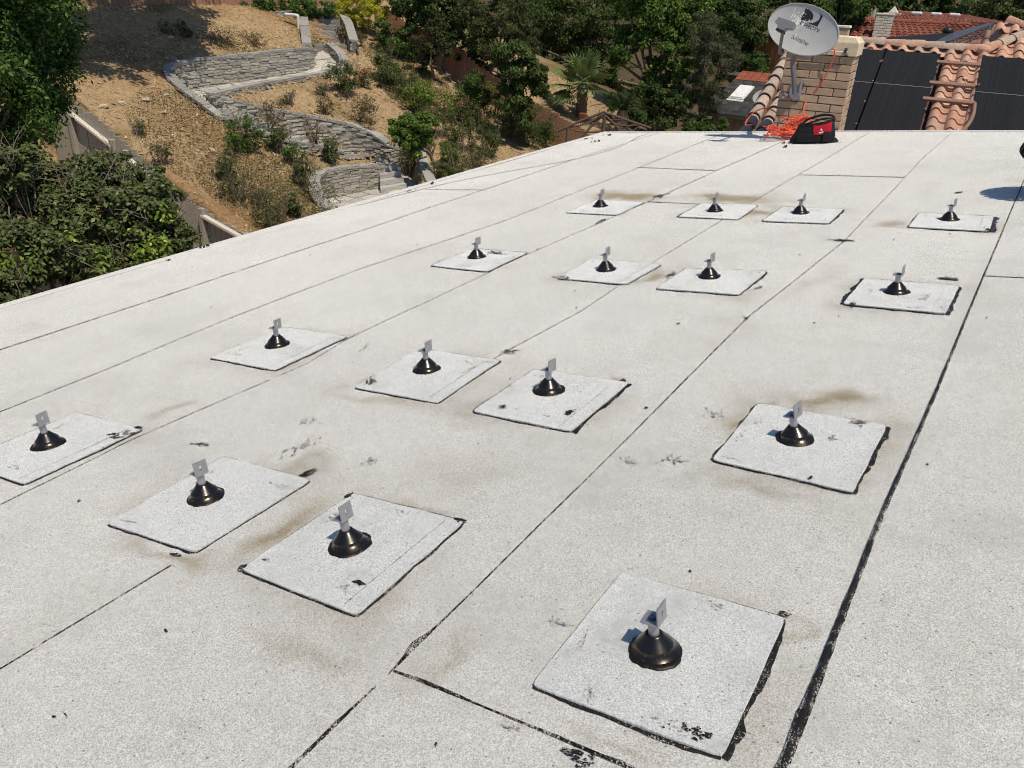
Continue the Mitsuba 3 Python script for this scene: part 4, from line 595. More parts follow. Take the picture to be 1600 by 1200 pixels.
def cycad(x, y, z):
    t = thing('cycad', 'dark feathery cycad below the fan palm', 'palm'); r = np.random.default_rng(92); zg = float(ground_z(x, y)); z0 = min(z, zg + 1.2)
    tk = lathe([[.17, zg - .2], [.2, z0 - .2], [.14, z0], [0.001, z0 + .05]], 12); tk.apply_translation([x, y, 0]); obj('trunk', tk, 'm_bark', t)
    for i in range(30):
        az = i * 2.399 + r.normal(0, .1); el = math.radians(20 + 55 * (i / 30)); L = 1.05 * r.uniform(.85, 1.1); P = []
        for s in np.linspace(0, 1, 12):
            rr = L * s * math.cos(el) * (1 + .15 * s); P.append([x + math.cos(az) * rr, y + math.sin(az) * rr, z0 + L * s * math.sin(el) - .55 * s * s * L * (1 - .3 * math.sin(el))])
        P = np.array(P); V, F, C = [], [], []
        for j in range(1, 12):
            dd = unit(P[j] - P[j - 1]); sd = unit(np.cross(dd, [0, 0, 1.]))
            for sg in (-1, 1):
                for h_ in (0, .5):
                    p = P[j - 1] + (P[j] - P[j - 1]) * h_; e = p + sd * sg * .16 * math.sin(math.pi * (.12 + .85 * j / 12)) + dd * .08 + [0, 0, .03]; b = len(V); V += [p - dd * .012, p + dd * .012, e]; F.append([b, b + 1, b + 2]); g = r.uniform(.7, 1.3); C += [np.array([.035, .06, .03]) * g] * 3
        st_ = tube(P, np.linspace(.012, .004, 12), 4); V = np.vstack([V, st_.vertices]); F = np.vstack([F, np.array(st_.faces) + len(C)]); C = np.vstack([C, np.tile([.05, .07, .03], (len(st_.vertices), 1))])
        obj('frond', trimesh.Trimesh(V, F, process=False), 'm_leaf_waxy', t, color=C)
q = D['cycad']; cycad(q[0], q[1], q[2] + .15)
# ================================================================ the sloping flat roof in front
SK = ['S6', 'S5', 'S4', 'S3', 'S2', 'S1']
def xseam(k, y):
    P = A('seam')[k] if False else np.array(D['seam'][k]); return np.interp(y, P[:, 1], P[:, 0])
def yend(x): return 10.61 - .0585 * np.asarray(x, float)
def zroof(x, y):
    x, y = np.asarray(x, float), np.asarray(y, float)
    return (meshkit.fbm(np.stack([x * .8, y * .6, x * 0], -1), 2, 3) - .5) * .016 + (meshkit.fbm(np.stack([x * 3.5, y * 3.5, x * 0], -1), 2, 4) - .5) * .004
house = thing('flat_roof_house', 'low house with a white granulated roll roof in the foreground', 'house')
roof = obj('roof', Wm(boxm([3.2, 2.2, -.16], [11.7, 16.4, .25])), 'm_stucco', house)
edges = [lambda y: -2.715 + 0 * y] + [lambda y, k=k: xseam(k, y) for k in SK] + [lambda y: 4.29 + 0 * y, lambda y: 5.28 + 0 * y, lambda y: 6.27 + 0 * y, lambda y: 8.9 + 0 * y]
cuts = {0: [5.85], 1: [], 2: [7.38], 3: [5.56, 9.6], 4: [7.115], 5: [-.375, 8.9], 6: [3.85], 7: [1.2], 8: [6.0], 9: [2.0]}
def sheet(i, y0, y1, lift):
    fe = y1 > 10; ys = np.linspace(y0, y1, max(4, int((y1 - y0) / .12))); u = np.linspace(0, 1, 9)
    xl = edges[i](ys); xr = edges[i + 1](ys) + (.05 if i + 1 < len(edges) - 1 else 0)
    X = xl[:, None] + (xr - xl)[:, None] * u[None]; Y = np.repeat(ys[:, None], 9, 1)
    if fe: Y = y0 + (Y - y0) * (yend(X) - y0) / (y1 - y0)
    s = (X - edges[i](Y)) / (edges[i + 1](Y) - edges[i](Y) + 1e-9)
    Z = zroof(X, Y) + lift + .0030 * (1 - s)
    top = grid_mesh(X, Y, Z); V = np.array(top.vertices); n, m_ = X.shape; idx = np.arange(n * m_).reshape(n, m_); F = [np.array(top.faces)]; add_ = []
    for ring in (idx[:, 0], idx[:, -1][::-1], idx[0][::-1], idx[-1]):        # thickness at the edges
        b = len(V) + sum(map(len, add_)); low = V[ring].copy(); low[:, 2] -= .012; add_.append(low); j = np.arange(len(ring) - 1)
        F += [np.stack([ring[j], b + j, ring[j + 1]], 1), np.stack([ring[j + 1], b + j, b + j + 1], 1)]
    mm = trimesh.Trimesh(np.vstack([V] + add_), np.vstack(F), process=False); obj('cap_sheet', Wm(mm), 'm_membrane', roof, smooth=40)
for i in range(10):
    ys = [-5.8] + cuts[i] + [10.61]
    for j in range(len(ys) - 1): sheet(i, ys[j] - (.06 if j else 0), ys[j + 1], .0006 * ((j + i) % 2) + (.0016 if j == 0 and cuts[i] else 0))
# lines of bitumen that bled out of the laps
def ribbon(name, parent, P, wl, wr, bs, h=.0055, step=.012, base=None, seed=0):
    """P: (x, y) line on the roof; wl, wr: half widths left and right as functions of the distance s and the points"""
    Q = resample(np.asarray(P, float), step); s = np.r_[0, np.cumsum(np.linalg.norm(np.diff(Q, axis=0), axis=1))]
    T_ = np.gradient(Q, axis=0); T_ /= np.linalg.norm(T_, axis=1, keepdims=True); N = np.stack([-T_[:, 1], T_[:, 0]], 1)
    a, b = np.maximum(wl(s, Q), 0), np.maximum(wr(s, Q), 0)
    a = np.where(a > .0005, a * (1 + .35 * (fb1(s, seed + 1, 160, 2) - .5)), 0); b = np.where(b > .0005, b * (1 + .35 * (fb1(s, seed + 2, 160, 2) - .5)), 0)
    on = (a + b) > .0009; V, F = [], []; z0 = zroof(Q[:, 0], Q[:, 1]) + (.002 if base is None else base)
    for i in range(len(Q)):
        l, r_ = Q[i] + N[i] * a[i], Q[i] - N[i] * b[i]; c = (l + r_) / 2
        V += [[*l, z0[i]], [*c, z0[i] + h], [*r_, z0[i]]]
    for i in range(len(Q) - 1):
        if on[i] or on[i + 1]:
            k = 3 * i; F += [[k, k + 1, k + 4], [k, k + 4, k + 3], [k + 1, k + 2, k + 5], [k + 1, k + 5, k + 4]]
    if F:
        mm = trimesh.Trimesh(W(V), F, process=False); mm.remove_unreferenced_vertices()
        obj(name, mm, bs, parent, smooth=60)
def prof(tab, key=1, nz=.6, f=7, seed=0, gap=0.0):
    tab = np.array(tab, float)
    def w(s, Q):
        v = np.interp(Q[:, key], tab[:, 0], tab[:, 1]); k = fb1(s, seed, f, 3); v = v * (1 - nz + 2 * nz * k)
        return np.where(fb1(s, seed + 40, f * .35, 3) < gap, 0, v)
    return w
def seam_line(k, y0, y1): ys = np.arange(y0, y1, .05); return np.stack([xseam(k, ys), ys], 1)
ribbon('seam_bitumen', roof, seam_line('S1', -5, 10.4), prof([(-5, .014), (-.4, .015), (.2, .010), (1, .007), (2, .007), (4, .005), (7, .004), (10, .003)], seed=1), prof([(-5, .017), (-.4, .017), (.2, .013), (.9, .009), (2, .007), (4, .004), (10, .003)], seed=2, nz=.5), 'm_bitumen_gritty', base=.005)
ribbon('seam_bitumen', roof, seam_line('S1', -5, 4.0), prof([(-5, .008), (0, .007), (1.2, .004), (4, .002)], seed=11, gap=.3), prof([(-5, .012), (.0, .008), (1.2, .004), (4, .002)], seed=12, gap=.3), 'm_bitumen', base=.008)
ribbon('seam_bitumen', roof, seam_line('S2', -5, -.40), prof([(-5, .014), (-.6, .013), (-.40, .003)], seed=3, nz=.65), prof([(-5, .006), (-.4, .001)], seed=4), 'm_bitumen_gritty', base=.004)
ribbon('seam_bitumen', roof, seam_line('S2', -.40, 10.3), prof([(-.4, .001), (-.33, .010), (-.27, .024), (-.22, .012), (-.12, .003), (0, .0016), (.35, .004), (.5, .0022), (1, .002), (1.8, .006), (2.4, .007), (2.9, .004), (10, .003)], seed=5, nz=.6, gap=.0), prof([(-.4, .0008), (1, .001), (10, .001)], seed=6), 'm_bitumen_gritty', base=.003)
ribbon('seam_bitumen', roof, seam_line('S3', -5, -.31), prof([(-5, .006), (-.31, .004)], seed=7, nz=.95, gap=.2), prof([(-5, .002), (0, .0015)], seed=8), 'm_bitumen_gritty', base=.003)
ribbon('seam_bitumen', roof, seam_line('S3', 1.6, 10.4), prof([(1.5, .0035), (3, .0035), (10, .005)], seed=9, nz=.7, gap=.05), prof([(1, .001), (10, .001)], seed=10), 'm_bitumen_gritty', base=.003)
for i, (k, y0, y1, w) in enumerate((('S4', -1.8, 1.0, .0019), ('S4', 1.0, 10.5, .0030), ('S5', -1.0, 1.35, .0022), ('S5', 1.3, 10.6, .0030), ('S6', -.5, 2.5, .0036), ('S6', 2.5, 10.6, .0026))):
    ribbon('seam_bitumen', roof, seam_line(k, y0, y1), prof([(-5, w * 1.15), (11, w * 1.6)], seed=20 + i, nz=.7, gap=.22 if w < .0018 else .04), prof([(-5, w * .3), (11, w * .3)], seed=30 + i), 'm_bitumen_gritty', base=.003)
ribbon('seam_bitumen', roof, [(2.345, -.385), (2.60, -.376), (2.85, -.372), (3.0, -.37), (3.29, -.365)], prof([(2.3, .004), (2.42, .013), (2.55, .008), (2.62, .001), (2.70, .003), (2.8, .010), (2.95, .007), (3.0, .011), (3.05, .004), (3.3, .007)], key=0, seed=41, nz=.5), prof([(2.3, .002), (3.3, .002)], key=0, seed=42), 'm_bitumen_gritty', base=.005)
for i, (P_, w) in enumerate((([(-.62, 7.44), (-.1, 7.36), (.38, 7.30)], .012), ([(1.33, 7.125), (1.8, 7.12), (2.31, 7.11)], .011), ([(.36, 5.585), (.66, 5.56), (1.32, 5.53)], .009), ([(-2.68, 5.82), (-2.2, 5.83), (-1.69, 5.88)], .011), ([(3.30, 3.83), (3.6, 3.87), (4.28, 3.86)], .007))):
    ribbon('seam_bitumen', roof, P_, prof([(-5, w * .5), (5, w * .5)], key=0, seed=50 + i, nz=.7, gap=.1), prof([(-5, w * .5), (5, w * .5)], key=0, seed=60 + i, nz=.7), 'm_bitumen_worn' if i == 3 else 'm_bitumen_gritty', base=.004)
for i, xc in enumerate((4.29, 5.28, 6.27)):
    ys = np.arange(-5.6, 10.2, .05); ribbon('seam_bitumen', roof, np.stack([xc + .012 * (fb1(ys, 70 + i, 1.2, 2) - .5), ys], 1), prof([(-6, .005), (11, .005)], seed=110 + i, nz=.8, gap=.1), prof([(-6, .002), (11, .002)], seed=120 + i), 'm_bitumen_gritty', base=.003)
def blob(c, a, b, seed, z, h=.003):
    r = np.random.default_rng(seed); n = 22 if np.hypot(a[0] - c[0], a[1] - c[1]) > .012 else 9; th = np.linspace(0, 2 * np.pi, n, endpoint=False); k = .1 + 1.8 * meshkit.fbm(np.stack([np.cos(th) * 1.6, np.sin(th) * 1.6, th * 0 + seed], -1), 4, seed)
    c, a, b = np.array(c), np.array(a), np.array(b); ring = c + (np.cos(th) * k)[:, None] * (a - c) + (np.sin(th) * k)[:, None] * (b - c)
    zc = float(zroof(c[0], c[1])) if np.linalg.norm(a - c) < .02 else zroof(ring[:, 0], ring[:, 1])
    V = np.vstack([np.c_[ring, np.zeros(n) + zc + z], np.c_[c + (ring - c) * .8, np.zeros(n) + zc + z + h], [[*c, float(np.mean(zc)) + z + h]]])
    F = [];
    for i in range(n): j = (i + 1) % n; F += [[i, j, n + j], [i, n + j, n + i], [n + i, n + j, 2 * n]]
    return trimesh.Trimesh(W(V), F, process=False)
PQ = {k: np.array(v) for k, v in D['patch'].items()}
def inside(c):
    for k, q in PQ.items():
        if Polygon(q).buffer(.012).contains(Polygon([(c[0] + dx, c[1] + dy) for dx, dy in ((-.001, -.001), (.001, 0), (0, .001))])): return k
SMEAR = {}
for i, (cx, cy, ax, ay, bx, by, s) in enumerate(D['smear']): SMEAR.setdefault(inside((cx, cy)), []).append((i, (cx, cy), (ax, ay), (bx, by), s))
def smears(k, parent, z):
    for i, c, a, b, s in SMEAR.get(k, []):
        r_ = np.random.default_rng(900 + i); c, a, b = np.array(c), np.array(a), np.array(b); ms_ = []; core_ = 1 if s < .3 else 0
        if core_: ms_.append(blob(c, c + (a - c) * .85, c + (b - c) * .75, 500 + i, z, .002))
        for q in range(10 if core_ else 26 if s < .7 else 34):
            u, v = r_.normal(0, .62 if core_ else .5, 2); f_ = r_.uniform(.05, .22) * (1 if s < .7 else .55); p_ = c + u * (a - c) + v * (b - c); k_ = np.linalg.norm(b - c) * r_.uniform(.5, 1.5); e_ = unit(a - c)
            ms_.append(blob(p_, p_ + e_ * np.linalg.norm(a - c) * f_, p_ + (b - c) * f_ * r_.uniform(.7, 2.0), 700 + i * 40 + q, z + .0004, .001))
        obj('bitumen_smear', cat(ms_), 'm_bitumen' if s < .15 else 'm_bitumen_gritty' if s < .6 else 'm_bitumen_worn', parent, smooth=60, kind='stuff')
smears(None, roof, .0078)
# drip edges and walls
ed = lambda x0, x1, y0, y1, z0, z1: boxm([(x0 + x1) / 2, (y0 + y1) / 2, (z0 + z1) / 2], [x1 - x0, y1 - y0, z1 - z0], bevel=.003)
obj('drip_edge', Wm(cat([ed(-2.752, -2.66, -5.8, 10.72, .004, .014), ed(-2.757, -2.749, -5.8, 10.72, -.12, .0135)])), 'm_white_metal', roof, label='thin white metal drip edge along the left eave')
fx = np.linspace(-2.75, 8.9, 40); fe = np.stack([fx, yend(fx) + .005], 1)
def strip(P, w, z0, z1):
    V, F = [], []
    for x, y in P: V += [[x, y - w, z1 + zroof(x, y)], [x, y + .012, z1 + zroof(x, y)], [x, y + .012, z0], [x, y - w, z0]]
    for i in range(len(P) - 1):
        for j in range(4): a, b = 4 * i + j, 4 * i + (j + 1) % 4; F += [[a, b, b + 4], [a, b + 4, a + 4]]
    mm = trimesh.Trimesh(V, F, process=False); trimesh.repair.fix_normals(mm); return mm
obj('drip_edge', Wm(strip(fe, .06, -.12, .011)), 'm_white_metal', roof, label='pale metal edging along the far roof edge')
hb = Wm(boxm([3.2, 2.2, -.3], [11.3, 16.2, .02])); c4 = [W([x, y, -.3]) for x, y in ((-2.3, -5.6), (8.7, -5.6), (8.7, 9.9), (-2.3, 10.4))]
V = np.vstack([c4, [[p[0], p[1], -4.6] for p in c4]]); wl_ = trimesh.convex.convex_hull(V); obj('wall', wl_, 'm_stucco', house)
# crumbs of bitumen and dry leaves on the roof
r = np.random.default_rng(13); ms = []
for i in range(70):
    x, y = r.uniform(-2.6, 4.3), r.uniform(-.6, 10.2); s = r.uniform(.002, .0055); b = trimesh.creation.icosphere(subdivisions=1, radius=s); v = np.array(b.vertices) * r.uniform(.4, 1.5, 3) + [x, y, zroof(x, y) + .007]; ms.append(trimesh.Trimesh(W(v), b.faces, process=False))
for x, y in ((-2.68, 3.0), (-2.65, 6.1), (-2.6, 9.9), (-2.3, 9.6), (-2.45, 10.3), (.55, 9.35), (.62, 9.1)):
    for q in range(4): b = trimesh.creation.icosphere(subdivisions=2, radius=.012); v = np.array(b.vertices) * r.uniform(.5, 1.4, 3) + [x + r.normal(0, .03), y + r.normal(0, .05), zroof(x, y) + .016]; ms.append(trimesh.Trimesh(W(v), b.faces, process=False))
k = obj('roof_crumbs', cat(ms), 'm_bitumen', kind='stuff'); labels[k].update(label='scattered black bitumen crumbs on the white roof', category='debris')
wp = catmull(np.array(D['wire']), 8); wp = np.c_[wp, zroof(wp[:, 0], wp[:, 1]) + .014]
tag(obj('cable', tube(W(wp), .007, 6), 'm_white_metal', smooth=60), 'thin white cable lying along the roof near the left eave', 'cable')

# ================================================================ membrane patches
row_n = {'A': 'nearest row', 'B': 'second row', 'C': 'third row', 'D': 'farthest row'}; col_n = {'1': 'leftmost', '2': 'second from left', '3': 'third from left', '4': 'rightmost'}
EXTRA = {'A1': 'cut by the picture edge', 'A2': 'black smear off its right corner', 'A3': 'strong black spot near its front edge', 'A4': 'largest, thick black right bead', 'B1': 'no black edge behind', 'B2': 'black block mark at left corner', 'B3': 'wide black bead at right side', 'B4': 'thick black edge beside dark seam', 'C1': 'with dark wrinkled back edge', 'C2': 'with dark left corner', 'C3': 'dark smudges at back left corner', 'C4': 'outlined in black all round', 'D1': 'brown stain at its back corner', 'D2': 'brown stain behind', 'D3': 'thinly outlined', 'D4': 'scalloped black right edge'}
# black bead on each side: (front, right, back, left) in millimetres
BEAD = {'A1': (7, 6, 2, 5), 'A2': (7, 6, 2, 3), 'A3': (6, 7, 7, 4), 'A4': (9, 14, 1, 4), 'B1': (7, 7, 2, 0), 'B2': (4, 8, 4, 3), 'B3': (7, 17, 3, 9), 'B4': (5, 14, 4, 10), 'C1': (8, 7, 11, 6), 'C2': (9, 9, 4, 3), 'C3': (10, 8, 5, 9), 'C4': (9, 14, 7, 16), 'D1': (9, 9, 3, 3), 'D2': (9, 6, 8, 12), 'D3': (12, 10, 7, 9), 'D4': (12, 22, 9, 8)}
for pi, (kk, q) in enumerate(PQ.items()):
    t = thing('membrane_patch', f'pale square patch, {col_n[kk[1]]} in {row_n[kk[0]]}, {EXTRA[kk]}', 'roof patch', 'square membrane patches under the standoffs')
    n = 25; u = np.linspace(0, 1, n); U_, V_ = np.meshgrid(u, u, indexing='ij')          # corners: front left, back left, back right, front right
    P = (1 - U_)[..., None] * ((1 - V_)[..., None] * q[0] + V_[..., None] * q[1]) + U_[..., None] * ((1 - V_)[..., None] * q[3] + V_[..., None] * q[2])
    ctr = q.mean(0); corner_ = (np.abs(2 * U_ - 1) * np.abs(2 * V_ - 1)) ** 24; edge_ = np.maximum(np.abs(2 * U_ - 1), np.abs(2 * V_ - 1)) ** 30
    wob = (meshkit.fbm(np.stack([P[..., 0] * 9, P[..., 1] * 9, P[..., 0] * 0 + pi], -1), 3, 8) - .5) * .022 * edge_
    P = ctr + (P - ctr) * (1 - .018 * corner_ + wob)[..., None]
    Z = zroof(P[..., 0], P[..., 1]) + .0105 + edge_ * (meshkit.fbm(np.stack([P[..., 0] * 12, P[..., 1] * 12, P[..., 0] * 0 + pi], -1), 2, 6)) * .004
    top = grid_mesh(P[..., 0], P[..., 1], Z); V = np.array(top.vertices); idx = np.arange(n * n).reshape(n, n); ring = np.r_[idx[:, 0], idx[-1, 1:], idx[::-1, -1][1:], idx[0, ::-1][1:]]
    low = V[ring].copy(); low[:, 2] -= .014; b = len(V); j = np.arange(len(ring) - 1); F = np.vstack([top.faces, np.stack([ring[j], b + j, ring[j + 1]], 1), np.stack([ring[j + 1], b + j, b + j + 1], 1)])
    obj('sheet', Wm(trimesh.Trimesh(np.vstack([V, low]), F, process=False)), 'm_patch', t, smooth=40)
    bf, br, bb, bl = BEAD[kk]
    for si, (ring, wmm) in enumerate(((P[:, 0], bf), (P[-1, :], br), (P[::-1, -1], bb), (P[0, ::-1], bl))):
        if not wmm: continue
        w = wmm * .001 * {'A': 1.15, 'B': 1.2, 'C': 1.5, 'D': 1.6}[kk[0]]; L_ = np.linalg.norm(ring[-1] - ring[0]); sd = pi * 11 + si * 3
        lump = lambda s, Q, sd=sd, w=w, L_=L_: w * np.clip(.18 + 2.6 * (fb1(s, sd, 6 / max(L_, .1), 3) - .22), .0 if w < .006 else .12, 1.7)
        ribbon('bitumen_bead', t, ring, lambda s, Q: s * 0 + .003, lump, 'm_bitumen', h=.0095 if si >= 2 else .0045, base=.0035, seed=sd)
    smears(kk, t, .0125)
    r_ = np.random.default_rng(1300 + pi)
    for q_ in range(3):                                                    # scuffs with bitumen worn through near the edges
        s_ = r_.uniform(0, 1); e0, e1 = ((q[0], q[3]), (q[3], q[2]), (q[0], q[1]), (q[1], q[2]))[r_.integers(0, 4)]; c_ = e0 + (e1 - e0) * s_; c_ = c_ + (ctr - c_) * r_.uniform(.10, .34); e_ = unit(e1 - e0); n_e = np.array([-e_[1], e_[0]]); ms_ = []
        for b_ in range(16): p_ = c_ + e_ * r_.normal(0, .03) + n_e * r_.normal(0, .008); l_ = r_.uniform(.0015, .007); ms_.append(blob(p_, p_ + e_ * l_, p_ + n_e * l_ * .5, 2000 + pi * 100 + q_ * 17 + b_, .0128, .0006))
        obj('bitumen_smear', cat(ms_), 'm_bitumen_worn', t, smooth=60, kind='stuff')
    if kk in ('A1', 'A3', 'B2', 'B3', 'C2', 'C4', 'D4', 'B1'):          # the faint inner lap line near the right side
        p0, p1 = q[3] + (q[0] - q[3]) * .13 + (q[2] - q[3]) * .04, q[2] + (q[1] - q[2]) * .13 - (q[2] - q[3]) * .04
        ribbon('lap_line', t, [p0, p1], prof([(-5, .0022), (11, .0026)], seed=80 + pi, nz=.9, f=16, gap=.42), prof([(-5, .0012), (11, .0012)], seed=90 + pi, nz=.9, f=16, gap=.3), 'm_bitumen_worn', h=.001, base=.0122, seed=pi)

# ================================================================ standoffs
def lm(prof_, seg=36): return lathe(prof_, seg)
cone_m = lm([[.0495, .0262], [.0480, .0285], [.036, .041], [.0245, .0545], [.0225, .0575], [.0195, .0585], [.0165, .0580]])
band_m = lm([[.0680, .0022], [.0645, .0050], [.0605, .0084], [.0565, .0122], [.0530, .0163], [.0503, .0212], [.0488, .0265]])
post_m = lm([[.0145, .050], [.0145, .100]], 24)
def plate(w, d, th, slot=None):
    m_ = m3.Manifold.cube([w, d, th], True)
    if slot: m_ = m_ - m3.Manifold.hull(m3.Manifold.cylinder(th * 3, slot[1], slot[1], 20, True).translate([-slot[0], 0, 0]) + m3.Manifold.cylinder(th * 3, slot[1], slot[1], 20, True).translate([slot[0], 0, 0]))
    return m_
hz = plate(.052, .052, .0042).translate([0.0, 0, .1021]); vt = plate(.054, .052, .0042, (.0058, .0040)).rotate([0, 90, 0]).translate([.0239, 0, .1021 + .027])
br_ = hz + vt; bm_ = br_.to_mesh(); bracket_m = trimesh.Trimesh(bm_.vert_properties[:, :3], bm_.tri_verts, process=False)
bolt_m = cat([lm([[.0001, .1122], [.0075, .1118], [.0085, .1105], [.0085, .1042]], 6), lm([[.0125, .1042], [.0125, .1056], [.004, .1058]], 20)])
hidden = {n: None for n in ()}
SP = {'flashing_cone': (cone_m, 'm_cone', 50), 'flashing_band': (band_m, 'm_band', 50), 'post': (post_m, 'm_galv', 50), 'bracket': (bracket_m, 'm_galv', 30), 'bolt': (bolt_m, 'm_bolt', 30)}
SD = {n: mikit.ply(m_, b, smooth=s) for n, (m_, b, s) in SP.items()}
def tar_ring(seed):
    r = np.random.default_rng(seed); n = 72; th = np.linspace(0, 2 * np.pi, n, endpoint=False); q = meshkit.fbm(np.stack([np.cos(th) * 1.3, np.sin(th) * 1.3, th * 0 + seed], -1), 4, seed); q2 = meshkit.fbm(np.stack([np.cos(th) * 9, np.sin(th) * 9, th * 0 + seed], -1), 2, seed + 1)
    ro = .0692 + .026 * np.clip(q - .38, 0, 1) + .004 * (q2 - .5); V = []; F = []
    for k_, (f_, z) in enumerate(((1.0, .0005), (.965, .0048), (.90, .0062), (0, .0075))):
        for i in range(n): rr = ro[i] * f_ if f_ else .060; V.append([rr * math.cos(th[i]), rr * math.sin(th[i]), z])
    for k_ in range(3):
        for i in range(n): a, b = k_ * n + i, k_ * n + (i + 1) % n; F += [[a, b, b + n], [a, b + n, a + n]]
    return mikit.ply(trimesh.Trimesh(V, F, process=False), 'm_tar_gloss', smooth=50)
RNG4 = [tar_ring(s) for s in (3, 8, 15, 21)]
LOOK = {'A1': 'at the left picture edge', 'A2': 'left of centre', 'A3': 'bright glint on its band', 'A4': 'nearest of all, copper glint on its band', 'B1': 'dark cone on the patch far left', 'B2': 'black cone', 'B3': 'on patch with wide bead', 'B4': 'copper speckled band', 'C1': 'silvery band', 'C2': 'golden glint on its band', 'C3': 'beside brown stained roof', 'C4': 'copper glint, dark seam to its right', 'D1': 'smallest at the left', 'D2': 'in front of the brown stain', 'D3': 'on the thinly outlined patch', 'D4': 'nearest to the round vent shadow'}
r = np.random.default_rng(17)
for i, (kk, (x, y)) in enumerate(D['stand'].items()):
    t = thing('roof_standoff', f'black cone standoff, {col_n[kk[1]]} in {row_n[kk[0]]}, {LOOK[kk]}', 'standoff', 'solar standoffs in rows on the roof')
    z = float(zroof(x, y)) + .0105; yaw_ = r.normal(0, .10) + (.0 if kk[0] == 'A' else -.05)
    if kk == 'A4': yaw_ = 0.0
    M = np.eye(4); M[:3, :3] = G @ rot(yaw_, *(r.normal(0, .045, 2) if kk != 'A4' else (.02, -.02))); M[:3, 3] = G @ [x, y, z]; TW = ST(M.tolist()); M2 = M.copy(); M2[:3, :3] = G @ rot(r.uniform(0, 6.28)); TR = ST(M2.tolist())
    for n_, d in SD.items(): scene[key_for(t + '__' + n_)] = {**d, 'to_world': TW}
    scene[key_for(t + '__sealant_ring')] = {**RNG4[i % 4], 'to_world': TR}
# ================================================================ round black roof vent (mostly outside the frame)
vx, vy = D['vent']; t = thing('roof_vent', 'black round turbine vent at the right picture edge', 'vent')
def wv(m_): return Wm(trimesh.Trimesh(np.array(m_.vertices) + [vx, vy, zroof(vx, vy)], m_.faces, process=False))
obj('base', wv(lathe([[.24, .004], [.235, .03], [.13, .05], [.13, .26]], 32)), 'm_vent', t, smooth=40)
obj('cap', wv(lathe([[.001, .545], [.10, .54], [.19, .505], [.24, .46]], 32)), 'm_vent', t, smooth=50)
for i in range(26):
    a0 = i / 26 * 2 * np.pi; P_ = []
    for s in np.linspace(0, 1, 8):
        rr = .14 + (.315 - .14) * math.sin(math.pi * (.08 + .84 * s)) ** .7; P_.append([(rr, a0 + .35 * s), (rr + .012, a0 + .35 * s + .17), .26 + .22 * s])
    V = [[p[0] * math.cos(a), p[0] * math.sin(a), z] for q_ in P_ for p, a, z in ((q_[0], q_[0][1], q_[2]), (q_[1], q_[1][1], q_[2]))]; F = []
    for j in range(7): b = 2 * j; F += [[b, b + 1, b + 3], [b, b + 3, b + 2]]
    obj('fin', wv(trimesh.Trimesh(V, F, process=False)), 'm_vent', t, smooth=60)
mat('m_vent', (.02, .02, .021), .45, spec=.4)
# ================================================================ tiled house beyond the flat roof
O2 = A('corner'); E1, E2, EZ = np.array([.99382, .1110, 0]), np.array([-.1110, .99382, 0]), np.array([0, 0, 1.])
def H2(v): return O2 + np.asarray(v, float) @ np.array([E1, E2, EZ])
def Hm(m_): return trimesh.Trimesh(H2(m_.vertices), m_.faces, process=False)
TN = math.tan(math.radians(20.4)); SL = unit([0, 1, TN]); NR = unit([0, -TN, 1]); EX = np.array([1., 0, 0])
def zr(y): return -.60 + TN * y
th2 = thing('tile_roof_house', 'house with terracotta tile roof and block chimney beyond the flat roof', 'house')
deck = []
V = [[-1.55, -.2, zr(-.2) - .10], [7.5, -.2, zr(-.2) - .10], [7.5, 8.2, zr(8.2) - .10], [1.55, 4.22, zr(4.22) - .10], [-1.55, 4.22, zr(4.22) - .10]]
dk = trimesh.Trimesh(H2(V), [[0, 1, 3], [1, 2, 3], [0, 3, 4]], process=False)
rf = obj('roof', dk, 'm_under', th2); mat('m_under', (.16, .09, .065), .95)
wl2 = trimesh.convex.convex_hull(H2([[-1.3, .0, -.75], [7.3, .0, -.75], [7.3, 8.2, -.75], [-1.3, 8.2, -.75], [-1.3, 0, -5], [7.3, 0, -5], [7.3, 8.2, -5], [-1.3, 8.2, -5]])); obj('wall', wl2, 'm_stucco', th2)
gbl = trimesh.convex.convex_hull(H2([[-1.25, .1, -.7], [-1.2, .1, -.7], [-1.25, 4.2, zr(4.2) - .15], [-1.2, 4.2, zr(4.2) - .15], [-1.25, 8.2, -.7], [-1.2, 8.2, -.7]])); obj('gable', gbl, 'm_stucco', th2)
# S-shaped tiles, five variants of tone
def s_profile(n=13):
    x = np.linspace(0, 1, n); z = np.where(x < .60, .072 * np.sin(np.pi * np.clip(x / .60, 0, 1)) ** .8, -.012 * np.sin(np.pi * (x - .60) / .40)); return x * .262 - .006, z
def s_tile(L=.36):
    x, z = s_profile(); n = len(x); V, F = [], []
    for y, lift in ((0, .030), (L, .002)):
        V += [[a, y, b + lift] for a, b in zip(x, z)]
    for y, lift in ((0, .030 - .014), (L, .002 - .014)):
        V += [[a, y, b + lift] for a, b in zip(x, z)]
    for i in range(n - 1):
        F += [[i, i + 1, n + i + 1], [i, n + i + 1, n + i], [2 * n + i, 3 * n + i + 1, 2 * n + i + 1], [2 * n + i, 3 * n + i, 3 * n + i + 1], [i, 2 * n + i + 1, i + 1], [i, 2 * n + i, 2 * n + i + 1], [n + i, n + i + 1, 3 * n + i + 1], [n + i, 3 * n + i + 1, 3 * n + i]]
    F += [[0, n, 3 * n], [0, 3 * n, 2 * n], [n - 1, 3 * n - 1, 4 * n - 1], [n - 1, 4 * n - 1, 2 * n - 1]]
    return trimesh.Trimesh(V, F, process=False)
